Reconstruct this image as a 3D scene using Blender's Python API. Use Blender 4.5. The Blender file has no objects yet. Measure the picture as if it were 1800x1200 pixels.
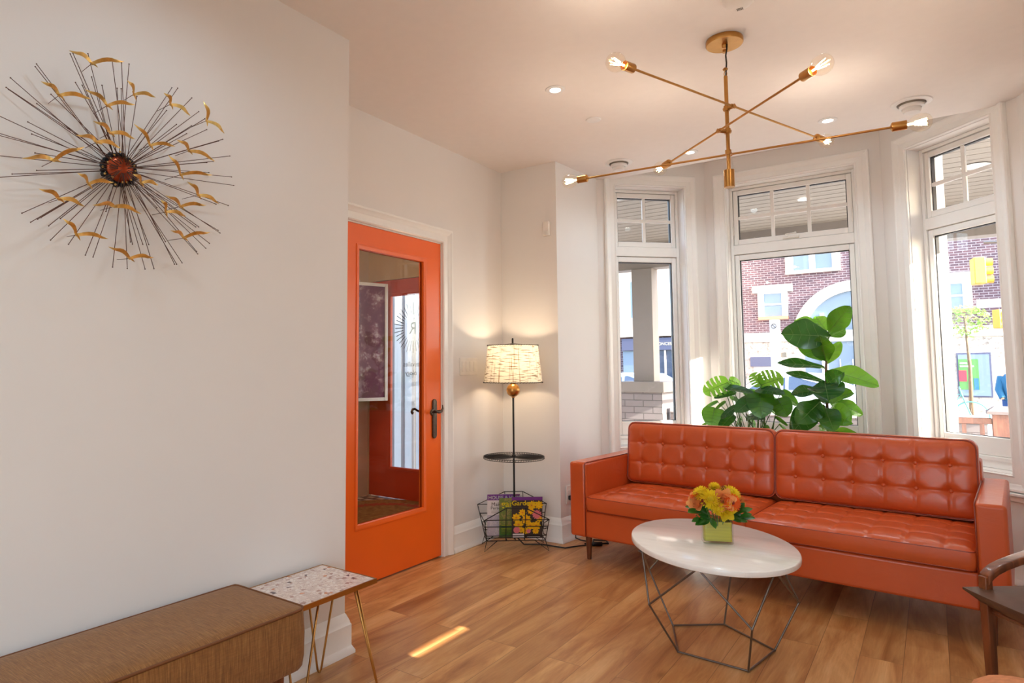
import bpy, math, random
from mathutils import Vector, Matrix
V = Vector
PI = math.pi
scene = bpy.context.scene
COL = scene.collection
random.seed(11)

# ------------------------------------------------------------------ helpers
def lin(c):
    return tuple(((v/12.92) if v <= .04045 else ((v+.055)/1.055)**2.4) for v in c)
def rgb(r, g, b):
    return lin((r/255., g/255., b/255.))

class MB:
    def __init__(s):
        s.v = []; s.f = []; s.m = []; s.mi = 0
    def add(s, vs, fs):
        o = len(s.v); s.v += [tuple(p) for p in vs]
        s.f += [tuple(i+o for i in f) for f in fs]; s.m += [s.mi]*len(fs)
        return s
    def box(s, x0, x1, y0, y1, z0, z1):
        return s.hexa([(x0,y0,z0),(x1,y0,z0),(x1,y1,z0),(x0,y1,z0),(x0,y0,z1),(x1,y0,z1),(x1,y1,z1),(x0,y1,z1)])
    def hexa(s, p):
        a = V(p[1])-V(p[0]); b = V(p[3])-V(p[0]); c = V(p[4])-V(p[0])
        fs = [(0,3,2,1),(4,5,6,7),(0,1,5,4),(1,2,6,5),(2,3,7,6),(3,0,4,7)]
        if a.cross(b).dot(c) < 0: fs = [f[::-1] for f in fs]
        return s.add(p, fs)
    def lbox(s, L, u0, u1, d0, d1, z0, z1):
        return s.hexa([L(u0,d0,z0),L(u1,d0,z0),L(u1,d1,z0),L(u0,d1,z0),L(u0,d0,z1),L(u1,d0,z1),L(u1,d1,z1),L(u0,d1,z1)])
    def prism(s, pts, z0, z1):
        n = len(pts)
        ar = sum(pts[i][0]*pts[(i+1)%n][1]-pts[(i+1)%n][0]*pts[i][1] for i in range(n))
        if ar < 0: pts = pts[::-1]
        vs = [(p[0],p[1],z0) for p in pts]+[(p[0],p[1],z1) for p in pts]
        fs = [tuple(range(n))[::-1], tuple(range(n,2*n))]
        fs += [(i,(i+1)%n,n+(i+1)%n,n+i) for i in range(n)]
        return s.add(vs, fs)
    def tube(s, pts, r, n=8, closed=False, cap=True):
        pts = [V(p) for p in pts]; k = len(pts)
        rs = r if isinstance(r, (list, tuple)) else [r]*k
        T = []
        for i in range(k):
            if closed: t = pts[(i+1)%k]-pts[i-1]
            elif i == 0: t = pts[1]-pts[0]
            elif i == k-1: t = pts[-1]-pts[-2]
            else: t = (pts[i+1]-pts[i]).normalized()+(pts[i]-pts[i-1]).normalized()
            T.append(t.normalized())
        up = V((0,0,1)) if abs(T[0].z) < .9 else V((1,0,0))
        N = T[0].cross(up).normalized(); vs = []
        for i in range(k):
            N = (N - T[i]*N.dot(T[i]))
            N = N.normalized() if N.length > 1e-6 else T[i].orthogonal().normalized()
            B = T[i].cross(N)
            for j in range(n):
                a = 2*PI*j/n
                vs.append(pts[i]+(N*math.cos(a)+B*math.sin(a))*rs[i])
        fs = []
        for i in range(k if closed else k-1):
            a = i*n; b = ((i+1)%k)*n
            for j in range(n):
                fs.append((a+j, a+(j+1)%n, b+(j+1)%n, b+j))
        if cap and not closed:
            fs.append(tuple(range(n))[::-1]); fs.append(tuple((k-1)*n+j for j in range(n)))
        return s.add(vs, fs)
    def lathe(s, prof, c=(0,0,0), ax=(0,0,1), n=24, cap=True):
        ax = V(ax).normalized(); x = ax.orthogonal().normalized(); y = ax.cross(x); c = V(c); vs = []
        for r, z in prof:
            for j in range(n):
                a = 2*PI*j/n
                vs.append(c+ax*z+(x*math.cos(a)+y*math.sin(a))*r)
        fs = []
        for i in range(len(prof)-1):
            for j in range(n):
                fs.append((i*n+j, i*n+(j+1)%n, (i+1)*n+(j+1)%n, (i+1)*n+j))
        if cap:
            fs.append(tuple(range(n))[::-1]); fs.append(tuple((len(prof)-1)*n+j for j in range(n)))
        return s.add(vs, fs)
    def ball(s, c, r, n=16, sc=(1,1,1)):
        c = V(c); prof = []
        vs = []; m = n//2
        for i in range(1, m):
            a = PI*i/m
            for j in range(n):
                b = 2*PI*j/n
                vs.append((c.x+r*sc[0]*math.sin(a)*math.cos(b), c.y+r*sc[1]*math.sin(a)*math.sin(b), c.z-r*sc[2]*math.cos(a)))
        vs.append((c.x,c.y,c.z-r*sc[2])); vs.append((c.x,c.y,c.z+r*sc[2]))
        fs = []
        for i in range(m-2):
            for j in range(n):
                fs.append((i*n+j, i*n+(j+1)%n, (i+1)*n+(j+1)%n, (i+1)*n+j))
        a = (m-1)*n
        for j in range(n):
            fs.append((a, (j+1)%n, j)); fs.append((a+1, (m-2)*n+j, (m-2)*n+(j+1)%n))
        return s.add(vs, fs)
    def build(s, name, mat, parent=None, smooth=None, bevel=None, subd=None, loc=None):
        me = bpy.data.meshes.new(name); me.from_pydata(s.v, [], s.f)
        mats = mat if isinstance(mat, (list, tuple)) else [mat]
        for m in mats: me.materials.append(m)
        if len(mats) > 1: me.polygons.foreach_set('material_index', s.m)
        me.update()
        if smooth:
            me.polygons.foreach_set('use_smooth', [True]*len(me.polygons))
            if smooth is not True: me.set_sharp_from_angle(angle=math.radians(smooth))
        o = bpy.data.objects.new(name, me); COL.objects.link(o)
        if parent: o.parent = parent
        if loc: o.location = loc
        if bevel:
            b = o.modifiers.new('bevel', 'BEVEL'); b.width = bevel; b.segments = 3; b.limit_method = 'ANGLE'; b.angle_limit = math.radians(40)
            me.polygons.foreach_set('use_smooth', [True]*len(me.polygons)); me.set_sharp_from_angle(angle=math.radians(60))
            b.harden_normals = False
        if subd:
            b = o.modifiers.new('sub', 'SUBSURF'); b.levels = subd; b.render_levels = subd
        return o

def tag(o, label, cat, group=None, kind=None):
    if label: o['label'] = label
    if cat: o['category'] = cat
    if group: o['group'] = group
    if kind: o['kind'] = kind
    return o
def thing(name, label, cat, loc=(0,0,0), rz=0, group=None):
    o = bpy.data.objects.new(name, None); COL.objects.link(o)
    o.empty_display_size = .1
    o.location = loc; o.rotation_euler = (0,0,rz)
    return tag(o, label, cat, group)
def struct(o):
    o['kind'] = 'structure'; return o
def copy_tree(o, parent=None):
    c = o.copy(); COL.objects.link(c)
    if parent: c.parent = parent
    for ch in list(o.children): copy_tree(ch, c)
    return c
def text_mesh(s, size, extrude=0, align='LEFT', bold=0):
    cu = bpy.data.curves.new('lettering', 'FONT'); cu.body = s; cu.size = size; cu.extrude = extrude; cu.align_x = align; cu.offset = bold
    cu.resolution_u = 4
    o = bpy.data.objects.new('lettering', cu); COL.objects.link(o)
    dg = bpy.context.evaluated_depsgraph_get(); dg.update()
    me = bpy.data.meshes.new_from_object(o.evaluated_get(dg))
    bpy.data.objects.remove(o, do_unlink=True)
    return me
def add_text(name, s, size, M, mat, parent=None, align='LEFT', extrude=.0003, bold=0):
    me = text_mesh(s, size, extrude, align, bold); me.transform(M); me.materials.clear(); me.materials.append(mat)
    o = bpy.data.objects.new(name, me); COL.objects.link(o)
    if parent: o.parent = parent
    return o
def frame_matrix(o, x, y):
    x = V(x).normalized(); y = V(y).normalized(); z = x.cross(y)
    m = Matrix(((x.x,y.x,z.x,o[0]),(x.y,y.y,z.y,o[1]),(x.z,y.z,z.z,o[2]),(0,0,0,1)))
    return m

# ---------------------------------------------------------------- materials
def newmat(name):
    m = bpy.data.materials.new(name); m.use_nodes = True
    nt = m.node_tree; nt.nodes.clear()
    out = nt.nodes.new('ShaderNodeOutputMaterial')
    return m, nt, out
def pbsdf(nt, col, rough=.5, metal=0, spec=.5, coat=0):
    p = nt.nodes.new('ShaderNodeBsdfPrincipled')
    p.inputs['Base Color'].default_value = (*col, 1); p.inputs['Roughness'].default_value = rough
    p.inputs['Metallic'].default_value = metal; p.inputs['Specular IOR Level'].default_value = spec
    p.inputs['Coat Weight'].default_value = coat; p.inputs['Coat Roughness'].default_value = .15
    return p
def N(nt, t, **kw):
    n = nt.nodes.new('ShaderNode'+t)
    for k, v in kw.items():
        if k in n.inputs: n.inputs[k].default_value = v
        else: setattr(n, k, v)
    return n
def ramp(nt, fac, stops):
    r = nt.nodes.new('ShaderNodeValToRGB'); e = r.color_ramp.elements
    while len(e) > 1: e.remove(e[-1])
    e[0].position = stops[0][0]; e[0].color = (*stops[0][1], 1)
    for p, c in stops[1:]:
        x = e.new(p); x.color = (*c, 1)
    nt.links.new(fac, r.inputs['Fac']); return r
def simple(name, col, rough=.5, metal=0, spec=.5, coat=0, noise=0, nscale=20, bump=0, bscale=60, stretch=None):
    m, nt, out = newmat(name); p = pbsdf(nt, col, rough, metal, spec, coat)
    nt.links.new(p.outputs[0], out.inputs[0])
    tc = N(nt, 'TexCoord'); src = tc.outputs['Object']
    if stretch:
        mp = N(nt, 'Mapping'); mp.inputs['Scale'].default_value = stretch; nt.links.new(src, mp.inputs[0]); src = mp.outputs[0]
    n = N(nt, 'TexNoise', Scale=nscale, Detail=4.0); nt.links.new(src, n.inputs['Vector'])
    k = noise if noise else .03
    r = ramp(nt, n.outputs['Fac'], [(.3, tuple(c*(1-k) for c in col)), (.7, tuple(min(1, c*(1+k)) for c in col))])
    nt.links.new(r.outputs[0], p.inputs['Base Color'])
    if bump:
        n2 = N(nt, 'TexNoise', Scale=bscale, Detail=5.0); nt.links.new(src, n2.inputs['Vector'])
        b = N(nt, 'Bump', Strength=bump, Distance=.002); nt.links.new(n2.outputs['Fac'], b.inputs['Height']); nt.links.new(b.outputs[0], p.inputs['Normal'])
    return m
def emit(name, col, s):
    m, nt, out = newmat(name); e = N(nt, 'Emission', Strength=s); e.inputs[0].default_value = (*col, 1)
    nt.links.new(e.outputs[0], out.inputs[0]); return m
def thin_glass(name, tint=(1,1,1), refl=.5, rough=0.0, base=.02):
    m, nt, out = newmat(name)
    t = N(nt, 'BsdfTransparent'); t.inputs[0].default_value = (*tint, 1)
    g = N(nt, 'BsdfGlossy', Roughness=rough)
    lw = N(nt, 'LayerWeight', Blend=.5); pw = N(nt, 'Math', operation='POWER'); pw.inputs[1].default_value = 4.0; nt.links.new(lw.outputs['Facing'], pw.inputs[0])
    mt = N(nt, 'Math', operation='MULTIPLY_ADD'); mt.inputs[1].default_value = refl; mt.inputs[2].default_value = base
    nt.links.new(pw.outputs[0], mt.inputs[0])
    mx = N(nt, 'MixShader'); nt.links.new(mt.outputs[0], mx.inputs[0]); nt.links.new(t.outputs[0], mx.inputs[1]); nt.links.new(g.outputs[0], mx.inputs[2])
    nt.links.new(mx.outputs[0], out.inputs[0]); return m

def xz_vec(nt, a='X', b='Z'):
    tc = N(nt, 'TexCoord'); s = N(nt, 'SeparateXYZ'); nt.links.new(tc.outputs['Object'], s.inputs[0])
    c = N(nt, 'CombineXYZ'); nt.links.new(s.outputs[a], c.inputs['X']); nt.links.new(s.outputs[b], c.inputs['Y'])
    return c.outputs[0]
def brick_mat(name, c1, c2, mortar, w, h, ms=.008, a='X', b='Z', rough=.85):
    m, nt, out = newmat(name); p = pbsdf(nt, c1, rough); nt.links.new(p.outputs[0], out.inputs[0])
    vec = xz_vec(nt, a, b)
    br = N(nt, 'TexBrick', Scale=1.0); br.inputs['Color1'].default_value = (*c1,1); br.inputs['Color2'].default_value = (*c2,1); br.inputs['Mortar'].default_value = (*mortar,1)
    br.inputs['Mortar Size'].default_value = ms; br.inputs['Brick Width'].default_value = w; br.inputs['Row Height'].default_value = h
    nt.links.new(vec, br.inputs['Vector']); nt.links.new(br.outputs['Color'], p.inputs['Base Color'])
    bp = N(nt, 'Bump', Strength=.4, Distance=.004, invert=True); nt.links.new(br.outputs['Fac'], bp.inputs['Height']); nt.links.new(bp.outputs[0], p.inputs['Normal'])
    return m
def floor_mat():
    m, nt, out = newmat('oak_planks'); p = pbsdf(nt, (.5,.3,.15), .34, spec=.45); nt.links.new(p.outputs[0], out.inputs[0])
    tc = N(nt, 'TexCoord'); s = N(nt, 'SeparateXYZ'); nt.links.new(tc.outputs['Object'], s.inputs[0])
    c = N(nt, 'CombineXYZ'); nt.links.new(s.outputs['Y'], c.inputs['X']); nt.links.new(s.outputs['X'], c.inputs['Y'])
    br = N(nt, 'TexBrick', Scale=1.0, offset=.37, offset_frequency=2); br.inputs['Color1'].default_value = (0,0,0,1); br.inputs['Color2'].default_value = (1,1,1,1); br.inputs['Mortar'].default_value = (.35,.35,.35,1)
    br.inputs['Mortar Size'].default_value = .0012; br.inputs['Brick Width'].default_value = 1.22; br.inputs['Row Height'].default_value = .150; br.inputs['Bias'].default_value = 0
    nt.links.new(c.outputs[0], br.inputs['Vector'])
    # per plank shift of the grain
    sh = N(nt, 'VectorMath', operation='MULTIPLY_ADD'); nt.links.new(br.outputs['Color'], sh.inputs[0]); sh.inputs[1].default_value = (7.3, 3.1, 0); nt.links.new(c.outputs[0], sh.inputs[2])
    mp = N(nt, 'Mapping'); mp.inputs['Scale'].default_value = (1.0, 6.5, 1); nt.links.new(sh.outputs[0], mp.inputs[0])
    n1 = N(nt, 'TexNoise', Scale=1.3, Detail=7.0, Roughness=.62, Distortion=1.0); nt.links.new(mp.outputs[0], n1.inputs['Vector'])
    mp2 = N(nt, 'Mapping'); mp2.inputs['Scale'].default_value = (4, 70, 1); nt.links.new(sh.outputs[0], mp2.inputs[0])
    n2 = N(nt, 'TexNoise', Scale=2.0, Detail=4.0); nt.links.new(mp2.outputs[0], n2.inputs['Vector'])
    g = ramp(nt, n1.outputs['Fac'], [(.28, rgb(158,100,54)), (.43, rgb(194,138,84)), (.56, rgb(216,164,106)), (.72, rgb(234,190,134))])
    mx = N(nt, 'MixRGB', blend_type='MULTIPLY', Fac=.35); nt.links.new(g.outputs[0], mx.inputs[1])
    g2 = ramp(nt, n2.outputs['Fac'], [(.35,(.78,.74,.70)), (.6,(1,1,1))]); nt.links.new(g2.outputs[0], mx.inputs[2])
    pl = ramp(nt, br.outputs['Color'], [(0,(.72,.66,.60)), (.5,(.9,.88,.86)), (1,(1.0,1.0,1.0))])
    mx2 = N(nt, 'MixRGB', blend_type='MULTIPLY', Fac=.8); nt.links.new(mx.outputs[0], mx2.inputs[1]); nt.links.new(pl.outputs[0], mx2.inputs[2])
    # knots
    mp3 = N(nt, 'Mapping'); mp3.inputs['Scale'].default_value = (2.2, 4.5, 1); nt.links.new(sh.outputs[0], mp3.inputs[0])
    vo = N(nt, 'TexVoronoi', Scale=1.0); nt.links.new(mp3.outputs[0], vo.inputs['Vector'])
    kn = ramp(nt, vo.outputs['Distance'], [(.0,(.25,.18,.12)), (.07,(.8,.72,.65)), (.13,(1,1,1))])
    mx4 = N(nt, 'MixRGB', blend_type='MULTIPLY', Fac=.8); nt.links.new(mx2.outputs[0], mx4.inputs[1]); nt.links.new(kn.outputs[0], mx4.inputs[2])
    seam = ramp(nt, br.outputs['Fac'], [(0,(1,1,1)), (1,(.35,.3,.25))])
    mx3 = N(nt, 'MixRGB', blend_type='MULTIPLY', Fac=.8); nt.links.new(mx4.outputs[0], mx3.inputs[1]); nt.links.new(seam.outputs[0], mx3.inputs[2])
    nt.links.new(mx3.outputs[0], p.inputs['Base Color'])
    bp = N(nt, 'Bump', Strength=.12, Distance=.002); nt.links.new(n2.outputs['Fac'], bp.inputs['Height']); nt.links.new(bp.outputs[0], p.inputs['Normal'])
    return m
def wood(name, dark, light, sc=(8,8,1.2), rough=.35):
    m, nt, out = newmat(name); p = pbsdf(nt, dark, rough, spec=.5, coat=.2); nt.links.new(p.outputs[0], out.inputs[0])
    tc = N(nt, 'TexCoord'); mp = N(nt, 'Mapping'); mp.inputs['Scale'].default_value = sc; nt.links.new(tc.outputs['Object'], mp.inputs[0])
    n = N(nt, 'TexNoise', Scale=4.0, Detail=6.0, Distortion=.8); nt.links.new(mp.outputs[0], n.inputs['Vector'])
    r = ramp(nt, n.outputs['Fac'], [(.3, dark), (.7, light)]); nt.links.new(r.outputs[0], p.inputs['Base Color']); return m
def leather(name, col):
    m, nt, out = newmat(name); p = pbsdf(nt, col, .30, spec=.5, coat=.12); nt.links.new(p.outputs[0], out.inputs[0])
    tc = N(nt, 'TexCoord')
    n = N(nt, 'TexNoise', Scale=3.0, Detail=3.0); nt.links.new(tc.outputs['Object'], n.inputs['Vector'])
    r = ramp(nt, n.outputs['Fac'], [(.3, tuple(c*.92 for c in col)), (.7, tuple(min(1,c*1.06) for c in col))]); nt.links.new(r.outputs[0], p.inputs['Base Color'])
    v = N(nt, 'TexVoronoi', Scale=420.0); nt.links.new(tc.outputs['Object'], v.inputs['Vector'])
    n2 = N(nt, 'TexNoise', Scale=9.0, Detail=5.0, Distortion=1.5); nt.links.new(tc.outputs['Object'], n2.inputs['Vector'])
    b1 = N(nt, 'Bump', Strength=.10, Distance=.0006); nt.links.new(v.outputs['Distance'], b1.inputs['Height'])
    b2 = N(nt, 'Bump', Strength=.35, Distance=.006); nt.links.new(n2.outputs['Fac'], b2.inputs['Height']); nt.links.new(b1.outputs[0], b2.inputs['Normal'])
    nt.links.new(b2.outputs[0], p.inputs['Normal']); return m
def marble():
    m, nt, out = newmat('cream_marble'); p = pbsdf(nt, rgb(238,230,218), .12, spec=.5); nt.links.new(p.outputs[0], out.inputs[0])
    tc = N(nt, 'TexCoord'); mp = N(nt, 'Mapping'); mp.inputs['Rotation'].default_value = (0,0,.6); mp.inputs['Scale'].default_value = (2.0, 16, 2); nt.links.new(tc.outputs['Object'], mp.inputs[0])
    n = N(nt, 'TexNoise', Scale=1.8, Detail=7.0, Roughness=.6, Distortion=.5); nt.links.new(mp.outputs[0], n.inputs['Vector'])
    r = ramp(nt, n.outputs['Fac'], [(.28, rgb(232,226,218)), (.43, rgb(243,239,234)), (.6, rgb(247,244,239)), (.78, rgb(236,228,216))]); nt.links.new(r.outputs[0], p.inputs['Base Color']); return m
def mosaic():
    m, nt, out = newmat('pink_mosaic'); p = pbsdf(nt, (.5,.4,.4), .25, spec=.5); nt.links.new(p.outputs[0], out.inputs[0])
    tc = N(nt, 'TexCoord'); mp = N(nt, 'Mapping'); mp.inputs['Scale'].default_value = (1,1,1); nt.links.new(tc.outputs['Object'], mp.inputs[0])
    v = N(nt, 'TexVoronoi', Scale=75.0, distance='CHEBYCHEV', Randomness=.75); nt.links.new(mp.outputs[0], v.inputs['Vector'])
    s = N(nt, 'SeparateColor'); nt.links.new(v.outputs['Color'], s.inputs[0])
    r = ramp(nt, s.outputs[0], [(0, rgb(222,204,194)), (.25, rgb(232,220,212)), (.5, rgb(212,192,182)), (.7, rgb(228,212,200)), (.90, rgb(178,144,134)), (.945, rgb(110,92,92)), (.96, rgb(206,140,106)), (.975, rgb(232,222,214))]); r.color_ramp.interpolation = 'CONSTANT'
    v2 = N(nt, 'TexVoronoi', Scale=75.0, distance='CHEBYCHEV', Randomness=.75, feature='F2'); nt.links.new(mp.outputs[0], v2.inputs['Vector'])
    d = N(nt, 'Math', operation='SUBTRACT'); nt.links.new(v2.outputs['Distance'], d.inputs[0]); nt.links.new(v.outputs['Distance'], d.inputs[1])
    gr = ramp(nt, d.outputs[0], [(0, rgb(176,140,132)), (.06, (1,1,1))])
    mx = N(nt, 'MixRGB', blend_type='MULTIPLY', Fac=1.0); nt.links.new(r.outputs[0], mx.inputs[1]); nt.links.new(gr.outputs[0], mx.inputs[2])
    nt.links.new(mx.outputs[0], p.inputs['Base Color']); return m
def weave_fabric():
    m, nt, out = newmat('tan_slub_fabric'); p = pbsdf(nt, rgb(140,92,48), .9, spec=.2); nt.links.new(p.outputs[0], out.inputs[0])
    p.inputs['Sheen Weight'].default_value = .15
    tc = N(nt, 'TexCoord')
    mp = N(nt, 'Mapping'); mp.inputs['Scale'].default_value = (12, 260, 12); nt.links.new(tc.outputs['Object'], mp.inputs[0])
    n = N(nt, 'TexNoise', Scale=1.5, Detail=4.0, Roughness=.65); nt.links.new(mp.outputs[0], n.inputs['Vector'])
    mp2 = N(nt, 'Mapping'); mp2.inputs['Scale'].default_value = (260, 30, 260); nt.links.new(tc.outputs['Object'], mp2.inputs[0])
    n2 = N(nt, 'TexNoise', Scale=1.0, Detail=2.0); nt.links.new(mp2.outputs[0], n2.inputs['Vector'])
    r = ramp(nt, n.outputs['Fac'], [(.30, rgb(118,78,40)), (.5, rgb(142,96,50)), (.70, rgb(168,120,68))])
    r2 = ramp(nt, n2.outputs['Fac'], [(.35, (.78,.78,.78)), (.65, (1,1,1))])
    mx = N(nt, 'MixRGB', blend_type='MULTIPLY', Fac=.6); nt.links.new(r.outputs[0], mx.inputs[1]); nt.links.new(r2.outputs[0], mx.inputs[2]); nt.links.new(mx.outputs[0], p.inputs['Base Color'])
    b = N(nt, 'Bump', Strength=.5, Distance=.002); nt.links.new(n.outputs['Fac'], b.inputs['Height']); nt.links.new(b.outputs[0], p.inputs['Normal']); return m
def leaf_mat(name, col, trans, k=.35, rough=.32):
    m, nt, out = newmat(name); p = pbsdf(nt, col, rough, spec=.5)
    tc = N(nt, 'TexCoord'); n = N(nt, 'TexNoise', Scale=14.0, Detail=2.0); nt.links.new(tc.outputs['Object'], n.inputs['Vector'])
    r = ramp(nt, n.outputs['Fac'], [(.3, tuple(c*.75 for c in col)), (.7, tuple(min(1,c*1.2) for c in col))]); nt.links.new(r.outputs[0], p.inputs['Base Color'])
    t = N(nt, 'BsdfTranslucent'); t.inputs[0].default_value = (*trans, 1)
    mx = N(nt, 'MixShader', Fac=k); nt.links.new(p.outputs[0], mx.inputs[1]); nt.links.new(t.outputs[0], mx.inputs[2]); nt.links.new(mx.outputs[0], out.inputs[0]); return m
def shade_mat():
    m, nt, out = newmat('woven_fibre_shade'); d = N(nt, 'BsdfDiffuse'); t = N(nt, 'BsdfTranslucent')
    tc = N(nt, 'TexCoord'); s = N(nt, 'SeparateXYZ'); nt.links.new(tc.outputs['Object'], s.inputs[0])
    at = N(nt, 'Math', operation='ARCTAN2'); nt.links.new(s.outputs['Y'], at.inputs[0]); nt.links.new(s.outputs['X'], at.inputs[1])
    c = N(nt, 'CombineXYZ'); nt.links.new(at.outputs[0], c.inputs['X']); nt.links.new(s.outputs['Z'], c.inputs['Y'])
    mp = N(nt, 'Mapping'); mp.inputs['Scale'].default_value = (2.5, 130, 1); mp.inputs['Rotation'].default_value = (0,0,.002); nt.links.new(c.outputs[0], mp.inputs[0])
    n1 = N(nt, 'TexNoise', Scale=1.0, Detail=3.0); nt.links.new(mp.outputs[0], n1.inputs['Vector'])
    mp2 = N(nt, 'Mapping'); mp2.inputs['Scale'].default_value = (26, 3, 1); nt.links.new(c.outputs[0], mp2.inputs[0])
    n2 = N(nt, 'TexNoise', Scale=1.0, Detail=3.0); nt.links.new(mp2.outputs[0], n2.inputs['Vector'])
    a = ramp(nt, n1.outputs['Fac'], [(.38, (.35,.27,.18)), (.47, (.92,.86,.72))]); b = ramp(nt, n2.outputs['Fac'], [(.34, (.5,.4,.28)), (.42, (1,1,1))])
    mx = N(nt, 'MixRGB', blend_type='MULTIPLY', Fac=1.0); nt.links.new(a.outputs[0], mx.inputs[1]); nt.links.new(b.outputs[0], mx.inputs[2])
    nt.links.new(mx.outputs[0], d.inputs[0]); nt.links.new(mx.outputs[0], t.inputs[0])
    ms = N(nt, 'MixShader', Fac=.36); nt.links.new(d.outputs[0], ms.inputs[1]); nt.links.new(t.outputs[0], ms.inputs[2]); nt.links.new(ms.outputs[0], out.inputs[0]); return m
def hex_tile():
    m, nt, out = newmat('hexagon_tile'); p = pbsdf(nt, (.5,.5,.5), .3); nt.links.new(p.outputs[0], out.inputs[0])
    tc = N(nt, 'TexCoord')
    br = N(nt, 'TexBrick', Scale=1.0); br.inputs['Color1'].default_value = (*rgb(222,208,184),1); br.inputs['Color2'].default_value = (*rgb(205,190,164),1); br.inputs['Mortar'].default_value = (*rgb(60,45,38),1)
    br.inputs['Mortar Size'].default_value = .022; br.inputs['Brick Width'].default_value = .12; br.inputs['Row Height'].default_value = .10
    nt.links.new(tc.outputs['Object'], br.inputs['Vector']); nt.links.new(br.outputs['Color'], p.inputs['Base Color']); return m
def speckle(name, a, b, c, sc):
    m, nt, out = newmat(name); p = pbsdf(nt, a, .5); nt.links.new(p.outputs[0], out.inputs[0])
    tc = N(nt, 'TexCoord'); v = N(nt, 'TexNoise', Scale=sc, Detail=8.0, Roughness=.75); nt.links.new(tc.outputs['Object'], v.inputs['Vector'])
    r = ramp(nt, v.outputs['Fac'], [(.0, a), (.5, a), (.56, b), (.68, c), (.7, c)]); nt.links.new(r.outputs[0], p.inputs['Base Color']); return m

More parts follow.
